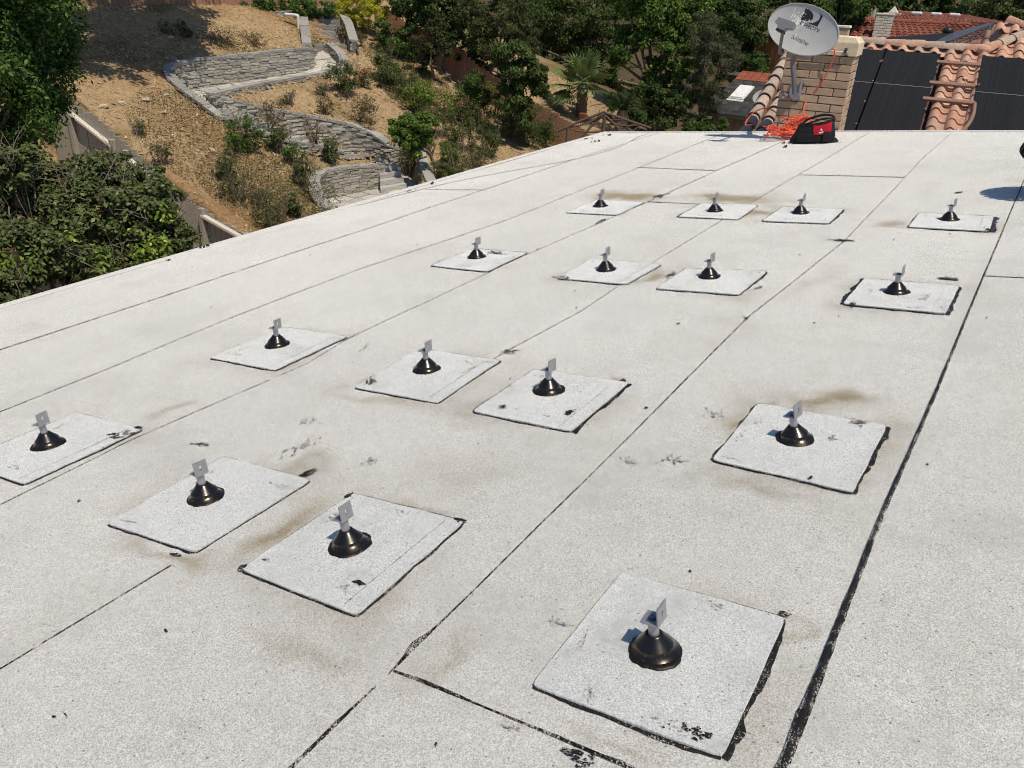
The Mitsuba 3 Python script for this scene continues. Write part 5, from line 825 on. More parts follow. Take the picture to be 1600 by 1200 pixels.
def half_round(L, r0, r1, th=.014, n=11, span=math.pi):
    a = np.linspace(-span / 2, span / 2, n); V, F = [], []
    for y, rr in ((0, r0), (L, r1), (0, r0 - th), (L, r1 - th)): V += [[rr * math.sin(q), y, rr * math.cos(q)] for q in a]
    for i in range(n - 1):
        F += [[i, i + 1, n + i + 1], [i, n + i + 1, n + i], [2 * n + i, 3 * n + i + 1, 2 * n + i + 1], [2 * n + i, 3 * n + i, 3 * n + i + 1], [i, 2 * n + i + 1, i + 1], [i, 2 * n + i, 2 * n + i + 1], [n + i, n + i + 1, 3 * n + i + 1], [n + i, 3 * n + i + 1, 3 * n + i]]
    F += [[0, n, 3 * n], [0, 3 * n, 2 * n], [n - 1, 3 * n - 1, 4 * n - 1], [n - 1, 4 * n - 1, 2 * n - 1]]
    return trimesh.Trimesh(V, F, process=False)
TILES = [(.47, .28, .205), (.50, .32, .235), (.43, .25, .18), (.41, .275, .215), (.52, .345, .255)]
for i, c in enumerate(TILES + [(.41, .32, .26), (.44, .355, .295), (.36, .295, .245)]):
    mat(f'm_tile_{i}', proc(lambda p, n, uv, c=c: mi.Color3f(c) * (.72 + .5 * fbm(p.x * 17, p.y * 17, p.z * 17, 3)) * (.85 + .3 * cell_rand(p.x * 120, p.y * 120, p.z * 120))), .85, spec=.2)
tile_m = s_tile(); TD_ = [mikit.ply(tile_m, f'm_tile_{i}', smooth=40) for i in range(5)]
cap_m = half_round(.37, .106, .080); ridge_m = half_round(.37, .112, .074); RD_ = [mikit.ply(ridge_m, f'm_tile_{i}', smooth=40) for i in (0, 6, 3, 5, 4, 7)]
CD_ = [mikit.ply(cap_m, f'm_tile_{i}', smooth=40) for i in (0, 1, 3, 5, 6, 7)]
def place(d, parent, name, o, ex, ey, ez):
    M = np.eye(4); B = np.array([E1, E2, EZ]).T; M[:3, :3] = B @ np.array([ex, ey, ez]).T; M[:3, 3] = H2(o); scene[key_for(parent + '__' + name)] = {**d, 'to_world': ST(M.tolist())}
r = np.random.default_rng(31)
pitch_y = .29
for row in range(0, 28):
    y = .70 + row * pitch_y * math.cos(math.radians(20.4)) * 1.0
    for c in range(-6, 16):
        x = -1.0 + .0 + c * .25 + .05
        xr_lim = 1.72 + (y - 4.2) * .90
        if y < 3.86 and (x < .86 or x > 1.66 or False): continue              # under the mats
        if y > 4.0 and x < 1.45 + (y - 4.2) * .78: continue                    # beyond the ridge and the hip
        if y > 7.6 or x > 3.4 or x < -.55: continue
        if y < .9: continue
        dz = r.normal(0, .004); place(TD_[r.choice(5, p=[.3, .22, .22, .14, .12])], rf, 'roof_tile', [x, y, zr(y) + dz], EX, unit(SL + [r.normal(0, .008), 0, 0]), NR)
def capline(a, b, n0, parent=rf, name='ridge_tile', pitch=.31, flip=False):
    a, b = np.array(a, float), np.array(b, float); L = np.linalg.norm(b - a); d = (b - a) / L; up = unit(EZ - d * (EZ @ d)); ex = np.cross(d, up); n = int(L / pitch)
    for i in range(n): place(RD_[(i * 7 + i // 2) % 6], parent, name, a + d * (i * pitch) + up * (r.normal(0, .004) - .01), ex, unit(d + up * .05), up)
capline([1.62, 4.22, zr(4.22) + .045], [-.75, 4.22, zr(4.22) + .045], 8)
capline([1.62, 4.22, zr(4.22) + .05], [4.2, 7.5, zr(7.5) + .06], 12, name='hip_tile')
bl_ = trimesh.creation.icosphere(subdivisions=2, radius=.10); obj('hip_joint', Hm(trimesh.Trimesh(np.array(bl_.vertices) * [1.2, 1, .8] + [1.60, 4.18, zr(4.2) + .07], bl_.faces, process=False)), 'm_tile_1', rf, smooth=60)
# rake tiles along the left gable: two rows of barrels
for row, (x, rr) in enumerate(((-1.38, 0), (-1.15, 1))):
    for i in range(-4, 9):
        y = .55 + i * .32; place(CD_[r.choice([3, 4, 5, 5])], rf, 'rake_tile', [x + r.normal(0, .006), y, zr(y) + .085 - .03 * row], EX, unit(SL - NR * .05), NR)
# flat metal headers between the mats and the solar mats themselves
mat('m_header', (.25, .155, .115), .6, spec=.3)
mat('m_mat', proc(lambda p, n, uv: mix((.012, .0125, .014), (.020, .021, .023), fbm(((p.x - 0.0) * .99 + p.y * .11) * 60, 0.0, 0.0, 2) * .7 + .3 * fbm(p.x * 2, p.y * 2, 0.0, 3))), .6, spec=.18)
mat('m_dust_line', (.20, .20, .20), .8)
def on_slope(x0, x1, y0, y1, h0, h1, bevel=.006): return Hm(axes_box([0, 0, -.60], EX, SL, NR, [x0, y0 / math.cos(math.radians(20.4)), h0], [x1, y1 / math.cos(math.radians(20.4)), h1], bevel=bevel))
for y, x0, x1 in ((3.56, .95, 1.60), (2.82, .93, 1.58), (2.28, .90, 1.62)):
    obj('header_bar', on_slope(x0, x1, y - .04, y + .045, .085, .125), 'm_header', rf)
def ribbed(x0, x1, y0, y1):
    n = int((x1 - x0) / .03); ms = [on_slope(x0, x1, y0, y1, .085, .102, .004)]
    for i in range(n): a = x0 + (i + .5) * (x1 - x0) / n; ms.append(on_slope(a - .010, a + .010, y0 + .03, y1 - .03, .102, .1065, 0))
    return cat(ms)
for (x0, x1, y0, y1, lab) in ((-.75, .12, 1.0, 3.86, 'black solar heating mat directly right of the chimney'), (.145, .985, .95, 3.88, 'black solar heating mat left of the bare tile strip'), (1.60, 2.62, .9, 3.92, 'black solar heating mat right of the bare tile strip'), (2.64, 3.7, .9, 3.93, 'black solar heating mat at the right picture edge')):
    t = thing('solar_mat', lab, 'solar panel', 'black solar heating mats on the tile roof'); obj('mat', ribbed(x0, x1, y0, y1), 'm_mat', t)
    obj('strap', on_slope(x0 - .005, x1 + .005, 2.645, 2.658, .1066, .1085, 0), 'm_dust_line', t)
    for q in range(4): obj('clip', on_slope(x1 - .02, x1 + .005, y0 + .3 + q * .7, y0 + .33 + q * .7, .107, .115, .002), 'm_dust_line', t)
tag(obj('down_pipe', Hm(tube(catmull([[1.62, 2.2, zr(2.2) + .13], [1.63, 1.9, zr(1.9) + .13], [1.60, 1.6, zr(1.6) + .13], [1.52, 1.3, zr(1.3) + .13], [1.42, 1.0, zr(1.0) + .13]], 4), .028, 8)), 'm_header', smooth=50), 'curved brown pipe along the right edge of the bare tile strip', 'pipe')
# broken tile shards on the strip
for (x, y, s) in ((1.40, 2.98, .10), (1.30, 2.75, .05), (1.47, 1.35, .09)):
    m_ = trimesh.convex.convex_hull(np.array([[0, 0, 0], [s, .2 * s, 0], [.7 * s, s, 0], [.1 * s, .8 * s, 0], [0, 0, .012], [s, .2 * s, .012], [.7 * s, s, .012], [.1 * s, .8 * s, .012]])); v = np.array(m_.vertices) @ rot(.5, .3, .2).T + [x, y, zr(y) + .12]; obj('tile_shard', Hm(trimesh.Trimesh(v, m_.faces, process=False)), 'm_tile_4', rf)
# chimney of slump blocks
ch = obj('chimney', Hm(boxm([-.435, .375, -.05], [.835, .715, 2.0])), 'm_joint', th2); mat('m_joint', (.20, .16, .12), .95, spec=.1)
BL = [(.37, .275, .20), (.39, .295, .22), (.335, .25, .18), (.38, .285, .21)]
for i, c in enumerate(BL): mat(f'm_block_{i}', proc(lambda p, n, uv, c=c: mi.Color3f(c) * (.78 + .42 * fbm(p.x * 13, p.y * 13, p.z * 13, 3)) * (.9 + .2 * cell_rand(p.x * 150, p.y * 150, p.z * 150))), .95, spec=.1)
r = np.random.default_rng(41); CH = .103
for course in range(-6, 9):
    z0 = .03 + course * CH + .006; off = .20 if course % 2 else 0
    for face in range(3):                                                         # front, right, left
        Lf = .87 if face == 0 else .75; bw = .35 if face == 0 else .30; xs_ = np.r_[0, np.arange(bw * (.5 if course % 2 else 1.0), Lf - .05, bw), Lf]
        for a, b in zip(xs_[:-1], xs_[1:]):
            h = CH - .013; pr = r.uniform(.0, .006)
            if face == 0: bb = ([-Lf + a + .006, -pr, z0], [-Lf + b - (.006 if b < Lf else -.001), .03, z0 + h])
            elif face == 1: bb = ([-.03, .032 + a * .955 + (.006 if a else 0), z0], [pr + .001, .032 + b * .955 - .006, z0 + h])
            else: bb = ([-Lf - .12 - pr, .032 + a * .955 + .006, z0], [-.84, .032 + b * .955 - .006, z0 + h])
            m_ = axes_box([0, 0, 0], EX, [0, 1., 0], EZ, *bb, bevel=.0045); v = np.array(m_.vertices); v += r.normal(0, .0016, v.shape)
            obj('block', Hm(trimesh.Trimesh(v, m_.faces, process=False)), f'm_block_{r.integers(0, 4)}', ch)
cp = trimesh.convex.convex_hull(np.array([[x, y, z] for x, y, z in ((-.90, -.03, .963), (.03, -.03, .963), (.03, .78, .963), (-.90, .78, .963), (-.90, -.03, 1.12), (.03, -.03, 1.12), (.03, .78, 1.12), (-.90, .78, 1.12), (-.85, .03, 1.19), (-.03, .03, 1.19), (-.03, .72, 1.19), (-.85, .72, 1.19))]))
cp = cp.subdivide().subdivide(); v = np.array(cp.vertices); v += (meshkit.fbm(v * 9, 3, 2) - .5)[:, None] * .012; obj('chimney_cap', Hm(trimesh.Trimesh(v, cp.faces, process=False)), 'm_cap', th2, smooth=35, label='pale mortar chimney cap')
mat('m_cap', proc(lambda p, n, uv: mix((.42, .35, .25), (.58, .50, .38), fbm(p.x * 8, p.y * 8, p.z * 8, 4)) * (.85 + .3 * cell_rand(p.x * 120, p.y * 120, p.z * 120))), .95, spec=.1)
# white rod with clamp held at the chimney
t = thing('white_rod', 'short white rod clamped to the chimney under its cap', 'rod')
obj('rod', Hm(tube([[-.62, -.06, 1.0], [-.13, -.06, 1.01]], .009, 8)), 'm_white_metal', t, smooth=60)
for q, dz in enumerate((.0, .03, -.03)): obj('clamp', Hm(boxm([-.12 + .012 * q, -.045, 1.012 + dz], [.035, .05, .018], rot(.2 * q, .4 * q), bevel=.004)), 'm_vent', t)
# coax fittings beside the rake
t = thing('cable_fitting', 'small white and rust cable fittings at the foot of the chimney', 'cable fitting')
for q, (x, z) in enumerate(((-.80, .38), (-.76, .42), (-.73, .37))): obj('fitting', Hm(boxm([x, -.03, z], [.035, .03, .028], rot(.3 * q), bevel=.006)), 'm_white_metal' if q < 2 else 'm_header', t)
# behind the ridge: second gable with racks, pipe and ball vent
th3 = obj('rear_roof', Hm(trimesh.Trimesh([[-.9, 4.35, .80], [5.5, 4.35, .80], [5.5, 8.2, 1.16], [1.9, 8.2, 1.16], [-.9, 8.0, .72]], [[0, 1, 2], [0, 2, 3], [0, 3, 4]], process=False)), 'm_under', th2)
t = thing('solar_mat', 'dark solar mat lying behind the ridge tiles', 'solar panel', 'black solar heating mats on the tile roof')
obj('mat', Hm(trimesh.convex.convex_hull(np.array([[-.30, 4.6, 1.02], [.02, 5.5, 1.10], [1.05, 6.0, 1.235], [.75, 4.75, 1.06], [-.30, 4.6, .99], [.02, 5.5, 1.07], [1.05, 6.0, 1.205], [.75, 4.75, 1.03]]))), 'm_mat', t)
t = thing('tilted_panel', 'tilted dark grey panel on a rack behind the ridge tiles', 'solar panel')
pa = np.array([[.50, 5.0, 1.045], [1.62, 7.0, 1.425], [1.73, 7.0, 1.43], [1.06, 5.0, 1.115]]); obj('panel', Hm(trimesh.convex.convex_hull(np.vstack([pa, pa - [0, 0, .03]]))), 'm_panel', t); mat('m_panel', (.055, .06, .068), .4, spec=.5)
for q in (.08, .14): obj('rail', Hm(tube([[1.06 + .02, 5.0, 1.115 - q], [1.73, 7.0, 1.43 - q]], .016, 6)), 'm_panel', t)
for q in (.1, .5, .9): p0 = pa[3] + (pa[2] - pa[3]) * q; obj('leg', Hm(tube([p0, p0 - [0, 0, .22]], .012, 6)), 'm_galv', t)
t = thing('ball_vent', 'dark round ball vent standing behind the ridge', 'vent'); b = trimesh.creation.icosphere(subdivisions=3, radius=.10); obj('ball', Hm(trimesh.Trimesh(np.array(b.vertices) * [1, 1, .75] + [.98, 6.0, 1.26], b.faces, process=False)), 'm_vent', t, smooth=60); obj('stem', Hm(tube([[.98, 6, .95], [.98, 6, 1.25]], .05, 10)), 'm_vent', t, smooth=60)
t = thing('pipe_stack', 'tan pipe stack behind the ridge beside the tilted panel', 'pipe'); k = obj('pipe', Hm(tube([[1.60, 5.0, .8], [1.60, 5.0, 1.32]], .055, 14)), 'm_tile_4', t, smooth=60); obj('collar', Hm(tube([[1.60, 5.0, 1.20], [1.60, 5.0, 1.235]], .064, 14)), 'm_tile_3', t, smooth=60)
# right rear tile slope with a barrel hip
rs = obj('rear_slope', Hm(trimesh.convex.convex_hull(np.array([[1.72, 6.6, 1.40], [2.0, 6.6, 1.48], [3.6, 6.4, 1.32], [3.6, 5.4, .95], [2.05, 5.3, 1.10], [1.66, 6.3, 1.15], [3.6, 7, .9], [1.7, 7, .9]]))), 'm_tile_1', th2)
for i in range(5): place(CD_[i % 6], rs, 'hip_tile', [1.93 + i * .27, 6.45 - i * .16, 1.47 - i * .07], unit([.5, .86, 0]), unit([.86, -.5, -.22]), unit([.18, -.1, .98]))
for i in range(4): place(TD_[i % 5], rs, 'roof_tile', [1.74 + i * .25, 5.95 - i * .05, 1.27 - i * .02], EX, unit([0, 1, .35]), unit([0, -.35, 1]))

# ================================================================ satellite dish
C0 = np.array(D['dish']); tc = CW - C0; az = math.atan2(tc[1], tc[0]) - math.radians(25); el = math.radians(20)
DN = np.array([math.cos(az) * math.cos(el), math.sin(az) * math.cos(el), math.sin(el)]); DH = np.array([-math.sin(az), math.cos(az), 0]); DV = np.cross(DN, DH); PH = -.27
DA = math.cos(PH) * DH + math.sin(PH) * DV; DB = -math.sin(PH) * DH + math.cos(PH) * DV; AX, BX, DEP = .500, .292, .055
def dish_pt(u, v, lift=0.0):
    u, v = np.asarray(u, float), np.asarray(v, float); q = (u / AX) ** 2 + (v / BX) ** 2
    return C0 + u[..., None] * DA + v[..., None] * DB + (DEP * (q - 1) + lift)[..., None] * DN
t = thing('satellite_dish', 'grey oval satellite dish with black lettering and white bird droppings mounted on the chimney', 'satellite dish')
rr, tt_ = np.meshgrid(np.linspace(0, 1, 14), np.linspace(0, 2 * np.pi, 73), indexing='ij'); U_, V_ = AX * rr * np.cos(tt_), BX * rr * np.sin(tt_)
f1, f2 = dish_pt(U_, V_), dish_pt(U_, V_, -.008); g1 = grid_mesh(f1[..., 0], f1[..., 1], f1[..., 2]); g2 = grid_mesh(f2[..., 0], f2[..., 1], f2[..., 2]); g2.invert()
obj('reflector', cat([g1, g2]), 'm_dish', t, smooth=40); mat('m_dish', proc(lambda p, n, uv: mix((.40, .415, .42), (.47, .48, .48), fbm(p.x * 9, p.y * 9, p.z * 9, 3))), .55, spec=.3)
a = np.linspace(0, 2 * np.pi, 73); obj('rim', tube(dish_pt(AX * np.cos(a), BX * np.sin(a), .0), .0075, 8, cap=False), 'm_rim', t, smooth=60); mat('m_rim', (.33, .35, .35), .5)
mat('m_print', (.025, .027, .035), .6); mat('m_dropping', (.80, .79, .75), .9)
def decal(mesh, bs, name, label=None):
    m_ = mesh
    v = np.array(m_.vertices); q = dish_pt(v[:, 0], v[:, 1], .0016 + v[:, 2] * .5); obj(name, trimesh.Trimesh(q, m_.faces, process=False), bs, t, label=label)
RT = lambda v, a: np.c_[v[:, 0] * math.cos(a) - v[:, 1] * math.sin(a), v[:, 0] * math.sin(a) + v[:, 1] * math.cos(a)]
TILT = -.02
def sub(poly, z=.001):
    m_ = prism(poly, 0, z); return m_
def put(poly, u, v, s, a=TILT):
    from shapely import affinity as af
    return af.translate(af.rotate(af.scale(poly, s, s, origin=(0, 0)), a, origin=(0, 0), use_radians=True), u, v)
# emblem: a slanted dark quadrilateral split by a pale swoosh with a rounded D
lobe = Polygon([(-.123, .239), (-.069, .236), (-.022, .223), (.013, .198), (.0243, .173), (.021, .150), (-.002, .128), (-.059, .112), (-.121, .102)])
crest = Polygon([(.0896, .2385), (.1397, .2267), (.1372, .165), (.1348, .1028), (.0524, .0996), (-.025, .1006), (.027, .111), (.078, .136), (.107, .1655), (.115, .197), (.107, .223)])
for g_ in (lobe, crest):
    m_ = sub(g_.buffer(.004).buffer(-.003)); m_ = trimesh.Trimesh(*trimesh.remesh.subdivide_to_size(m_.vertices, m_.faces, .05), process=False); decal(m_, 'm_print', 'emblem')
def letters(txt, h, u, v, name, bold=False, shear=0.0, squeeze=1.0, a=TILT):
    m_ = meshkit.text_mesh(txt, h, .001, bold); m_ = m_.subdivide_to_size(.03, max_iter=4) if hasattr(m_, 'subdivide_to_size') else m_
    w = np.array(m_.vertices); w[:, 0] = (w[:, 0] + shear * w[:, 1]) * squeeze; q = RT(w, a); decal(trimesh.Trimesh(np.c_[q + [u, v], w[:, 2]], m_.faces, process=False), 'm_print', name)
letters('DIRECTV', .040, -.109, .055, 'lettering', True, 0, 1.22, -.04)
letters('Slimline', .052, -.118, -.134, 'script', False, .40, 1.0, -.05)
r = np.random.default_rng(51); ms = []
for i in range(44):
    u = r.normal(-.135, .05); v = r.normal(.09, .06); L = r.uniform(.015, .09); w = r.uniform(.002, .008); n_ = 7; s = np.linspace(0, 1, n_); ww = w * np.sin(np.pi * np.clip(s * .92 + .06, 0, 1)) * (1 + .5 * (r.random(n_) - .5)); uu = u + (s * L) * r.normal(-.15, .15); vv = v - s * L
    ms.append(sub(Polygon(np.vstack([np.c_[uu + ww, vv], np.c_[uu - ww, vv][::-1]])).buffer(0), .0006))
for i in range(30):
    ms.append(sub(Polygon([(r.normal(-.06, .09) * 0 + a_, b_) for a_, b_ in [(0, 0)] * 0] or [(c_ + .0045 * r.uniform(.5, 1.6) * math.cos(q), d_ + .006 * math.sin(q)) for (c_, d_) in [(r.normal(-.12, .09), r.normal(.06, .09))] for q in np.linspace(0, 6.0, 8)]).buffer(0), .0006))
m_ = cat([x for x in ms if len(x.faces)]); m_.vertices[:, 2] += .0012; decal(m_, 'm_dropping', 'droppings', 'white bird droppings')
# feed arm with boxy receiver, back bracket and mast
bot = dish_pt(np.array(-.135), np.array(-.275), -.01); lnb = C0 + .47 * DN - .115 * DV - .01 * DH; up_ = unit(DV + .3 * DN)
arm_d = unit(lnb - bot - DN * .06)
obj('feed_arm', tube(catmull([bot - DV * .06 - DN * .06, bot - DV * .055 + DN * .02, lnb - arm_d * .14 - DV * .03, lnb - DV * .04], 6), .021, 10), 'm_arm', t, smooth=60); mat('m_arm', (.13, .135, .145), .45, spec=.4)
lx = unit(DA - DN * (DA @ DN)); ly = np.cross(-DN, lx) * -1; ly = unit(DB)
pl_ = Polygon([(-.105, .035), (.115, .045), (.12, -.015), (.045, -.035), (.03, -.085), (-.045, -.085), (-.06, -.03), (-.115, -.02)]).buffer(.008)
m_ = prism(pl_, -.035, .035); v = np.array(m_.vertices); obj('receiver', trimesh.Trimesh(lnb + v[:, :1] * lx + v[:, 1:2] * ly + v[:, 2:] * DN, m_.faces, process=False), 'm_lnb', t); mat('m_lnb', (.20, .21, .225), .5, spec=.4)
m_ = prism(Polygon([(-.06, -.1), (.055, -.1), (.045, -.075), (-.05, -.075)]), -.04, .04); v = np.array(m_.vertices); obj('receiver_clamp', trimesh.Trimesh(lnb + v[:, :1] * lx + v[:, 1:2] * ly + v[:, 2:] * DN, m_.faces, process=False), 'm_vent', t)
back = C0 - DN * .175 - DV * .05; obj('back_bracket', cat([axes_box(back, DH, DV, DN, [-.08, -.16, -.03], [.08, .12, .05], bevel=.01), axes_box(back, DH, DV, DN, [-.05, -.2, -.09], [.05, .0, -.02], bevel=.008)]), 'm_arm', t)
foot = H2([-.655, -.075, .44]); top = back - DN * .02 - DV * .10; mid_ = H2([-.745, -.13, .86])
obj('mast', tube(catmull([foot, foot + (mid_ - foot) * .5 + [0, 0, .01], mid_, mid_ * .5 + top * .5 + [0, 0, .03], top], 6), .032, 14), 'm_arm', t, smooth=60)
obj('mast_plate', Hm(cat([boxm([-.655, -.016, .47], [.16, .02, .20], bevel=.004), boxm([-.59, -.05, .55], [.02, .07, .16], bevel=.003), boxm([-.555, -.05, .63], [.09, .06, .012], bevel=.003)])), 'm_galv', t)
for dx in (-.06, .06):
    for dz in (-.07, .07): obj('bolt', Hm(boxm([-.655 + dx, -.03, .47 + dz], [.018, .014, .018], bevel=.003)), 'm_bolt', t)
# second small dish seen over the rake
t = thing('small_dish', 'small pale dish with dark bracket showing above the rake tiles', 'satellite dish')
q0 = H2([-1.80, 4.0, -.02]); rr, tt_ = np.meshgrid(np.linspace(0, 1, 6), np.linspace(0, 2 * np.pi, 33), indexing='ij'); n_ = unit([-.3, -.8, .6]); a_ = unit(np.cross([0, 0, 1.], n_)); b_ = np.cross(n_, a_)
P_ = q0 + (.19 * rr * np.cos(tt_))[..., None] * a_ + (.15 * rr * np.sin(tt_))[..., None] * b_ + (.03 * rr ** 2)[..., None] * n_; g1 = grid_mesh(P_[..., 0], P_[..., 1], P_[..., 2]); obj('reflector', g1, 'm_dish', t, smooth=40)
obj('bracket', boxm(q0 + [0, -.05, -.24], [.16, .12, .10], rot(.3, .2), bevel=.02), 'm_vent', t); obj('mast', tube([q0 + [0, 0, -.9], q0 + [0, .03, -.05]], .025, 8), 'm_arm', t, smooth=60)

# ================================================================ tool bag and orange cord on the roof
mat('m_bag', proc(lambda p, n, uv: mix((.008, .008, .009), (.020, .020, .022), fbm(p.x * 60, p.y * 60, p.z * 60, 2))), .75, spec=.25); mat('m_bag_red', (.42, .012, .028), .7, spec=.25); mat('m_bag_in', (.012, .012, .013), .95)
BG = np.array(D['bag']); BA = math.radians(-33)                              # long axis direction in the roof plane (runs across the picture)
bx = np.array([math.cos(BA + .62), math.sin(BA + .62)]); by = np.array([-bx[1], bx[0]])
def bag(p):
    p = np.asarray(p, float) * .82 - [.055, 0, 0]; xy = BG + p[..., :1] * bx + (p[..., 1:2] + .10) * by; return W(np.concatenate([xy, p[..., 2:3] + zroof(xy[..., 0], xy[..., 1])[..., None] + .006], -1))
t = thing('tool_bag', 'open black and red fabric tool bag lying beside the orange cord', 'bag')
def ring_(z, hx, hy, sx=0, n=40, p=3.2, sag=0.0, seed=0):
    a = np.linspace(0, 2 * np.pi, n, endpoint=False); c, s = np.cos(a), np.sin(a); x = np.sign(c) * np.abs(c) ** (2 / p) * hx + sx; y = np.sign(s) * np.abs(s) ** (2 / p) * hy
    k = 1 + .22 * (meshkit.fbm(np.stack([c * 1.8, s * 1.8, c * 0 + z * 9 + seed], -1), 3, 5) - .5)
    return np.stack([x * k, y * k, z * (.80 + .24 * ss(-.3, .25, x)) + sag * np.abs(c) ** 2 + .012 * (meshkit.fbm(np.stack([c * 2, s * 2, c * 0 + z], -1), 2, 6) - .5) * (z > .03)], 1)
prof_ = [(.0, .30, .135, .0), (.03, .325, .155, -.01), (.10, .32, .155, -.005), (.17, .295, .145, .02), (.235, .26, .125, .045), (.27, .245, .115, .055)]
rings = [ring_(z, a, b, s, sag=(.055 if z > .2 else 0) * 1.0) for z, a, b, s in prof_]
inner = [ring_(z, a, b, s, sag=.05 if z > .2 else 0) for z, a, b, s in ((.272, .235, .103, .055), (.20, .235, .10, .045), (.08, .23, .10, .02))]
def loft(rs, close=True):
    n = len(rs[0]); V = np.vstack(rs); F = []
    for k_ in range(len(rs) - 1):
        for i in range(n): a, b = k_ * n + i, k_ * n + (i + 1) % n; F += [[a, b, b + n], [a, b + n, a + n]]
    if close: V = np.vstack([V, rs[-1].mean(0)]); e = (len(rs) - 1) * n; F += [[e + i, e + (i + 1) % n, len(V) - 1] for i in range(n)]
    return V, F
V, F = loft(rings, False); obj('body', trimesh.Trimesh(bag(V), F, process=False), 'm_bag', t, smooth=60)
V, F = loft([rings[-1]] + inner); obj('lining', trimesh.Trimesh(bag(V), F, process=False), 'm_bag_in', t, smooth=50)
rim = (rings[-1] + inner[0]) / 2; obj('rim', tube(bag(np.vstack([rim, rim[:1]])), .010, 6), 'm_bag', t, smooth=60)
def panel(x0, x1, z0, z1, out, nx=14, nz=6, end=False):
    """a sheet following the bag's front (camera side) surface"""
    X = np.linspace(x0, x1, nx); Z = np.linspace(z0, z1, nz); P_ = []
    for z in Z:
        hx = np.interp(z, [q[0] for q in prof_], [q[1] for q in prof_]); hy = np.interp(z, [q[0] for q in prof_], [q[2] for q in prof_]); sx = np.interp(z, [q[0] for q in prof_], [q[3] for q in prof_])
        u = np.clip(np.abs((X - sx) / hx), 0, .999); y = -(1 - u ** 3.2) ** (1 / 3.2) * hy - out; zz = z + (.055 * u ** 2 if z > .2 else 0) + 0 * X; P_.append(np.stack([X, y, zz], 1))
    P_ = np.array(P_); m_ = grid_mesh(P_[..., 0], P_[..., 1], P_[..., 2]); return trimesh.Trimesh(bag(m_.vertices), m_.faces, process=False)
obj('side_panel', panel(.03, .285, .125, .262, .013), 'm_bag_red', t, smooth=60, label='red side panel')
obj('pocket', panel(-.20, .05, .03, .16, .022), 'm_bag', t, smooth=60); obj('pocket', panel(.18, .29, .02, .17, .028), 'm_bag', t, smooth=60); obj('pocket', panel(.05, .15, .02, .11, .026), 'm_bag', t, smooth=60)
bolt_ = Polygon([(.13, .205), (.15, .222), (.145, .205), (.165, .198), (.14, .183), (.147, .198)]).buffer(.002)
def emb(poly):
    m_ = prism(poly, 0, .001); v = np.array(m_.vertices); q = np.stack([v[:, 0], v[:, 1] * 0 - .155, v[:, 1]], 1)
    hy = np.interp(v[:, 1], [q_[0] for q_ in prof_], [q_[2] for q_ in prof_]); hx = np.interp(v[:, 1], [q_[0] for q_ in prof_], [q_[1] for q_ in prof_]); sx = np.interp(v[:, 1], [q_[0] for q_ in prof_], [q_[3] for q_ in prof_]); u = np.abs((v[:, 0] - sx) / hx)
    q[:, 1] = -(1 - u ** 3.2) ** (1 / 3.2) * hy - .0145 - v[:, 2]; return trimesh.Trimesh(bag(q), m_.faces, process=False)
obj('emblem', cat([emb(bolt_), emb(Polygon([(.115, .150), (.185, .155), (.183, .173), (.117, .168)]))]), 'm_white_metal', t, label='small white emblem')
hd = [[.29, -.02, .29], [.27, -.05, .345], [.15, -.09, .35], [-.02, -.10, .30], [-.14, -.06, .26], [-.17, -.03, .22]]
obj('handle', tube(bag(catmull(hd, 6)), .012, 8), 'm_bag', t, smooth=60); hd2 = [[.29, .06, .30], [.25, .09, .37], [.10, .10, .385], [-.10, .09, .33], [-.18, .07, .27]]; obj('handle', tube(bag(catmull(hd2, 6)), .014, 8), 'm_bag', t, smooth=60)
obj('flap', trimesh.Trimesh(bag(np.array([[.30, -.06, .01], [.38, -.02, .008], [.36, .08, .012], [.29, .05, .03], [.30, -.06, .03], [.33, 0, .07]])), [[0, 1, 5], [1, 2, 5], [2, 3, 5], [0, 5, 4]], process=False), 'm_bag', t)
mat('m_cord', (.74, .115, .06), .5, spec=.4)
cc = np.array(D['cordc']); r = np.random.default_rng(63); P_ = []
for i in range(9):                                                              # coils thrown in a heap
    a0 = r.uniform(0, 6.28); rx, ry = r.uniform(.11, .22), r.uniform(.13, .27); ang = r.uniform(0, 3.1); ox, oy = r.normal(0, .07), r.normal(.06, .09)
    for k_ in range(10):
        a_ = a0 + k_ / 10 * 2 * math.pi; x, y = rx * math.cos(a_), ry * math.sin(a_); x, y = x * math.cos(ang) - y * math.sin(ang), x * math.sin(ang) + y * math.cos(ang); px_, py_ = cc[0] + ox + x, cc[1] + oy + y
        P_.append([px_, py_, float(zroof(px_, py_)) + .020 + abs(r.normal(0, .035)) + .016 * i * (.4 + .6 * abs(math.sin(a_)))])
P_ = np.array(P_); P_[:, 1] = np.minimum(P_[:, 1], yend(P_[:, 0]) - .05)
wcord = W(catmull(P_, 4))
t = thing('extension_cord', 'tangled orange extension cord heaped left of the tool bag, hooked to the chimney', 'cord')
obj('coils', tube(wcord, .0085, 7), 'm_cord', t, smooth=60)
P_ = []
for i in range(5):
    a0 = r.uniform(0, 6.28); ang = r.uniform(0, 3.1); rx, ry = r.uniform(.10, .20), r.uniform(.12, .25); ox, oy = r.normal(.10, .05), r.normal(.12, .06)
    for k_ in range(9):
        a_ = a0 + k_ / 9 * 2 * math.pi; x, y = rx * math.cos(a_), ry * math.sin(a_); px_, py_ = cc[0] + ox + x * math.cos(ang) - y * math.sin(ang), cc[1] + oy + x * math.sin(ang) + y * math.cos(ang)
        P_.append([px_, min(py_, float(yend(px_)) - .05), .03 + .10 + .09 * math.sin(a_ + i) + .02 * i])
obj('coils', tube(W(catmull(P_, 4)), .0085, 7), 'm_cord', t, smooth=60)
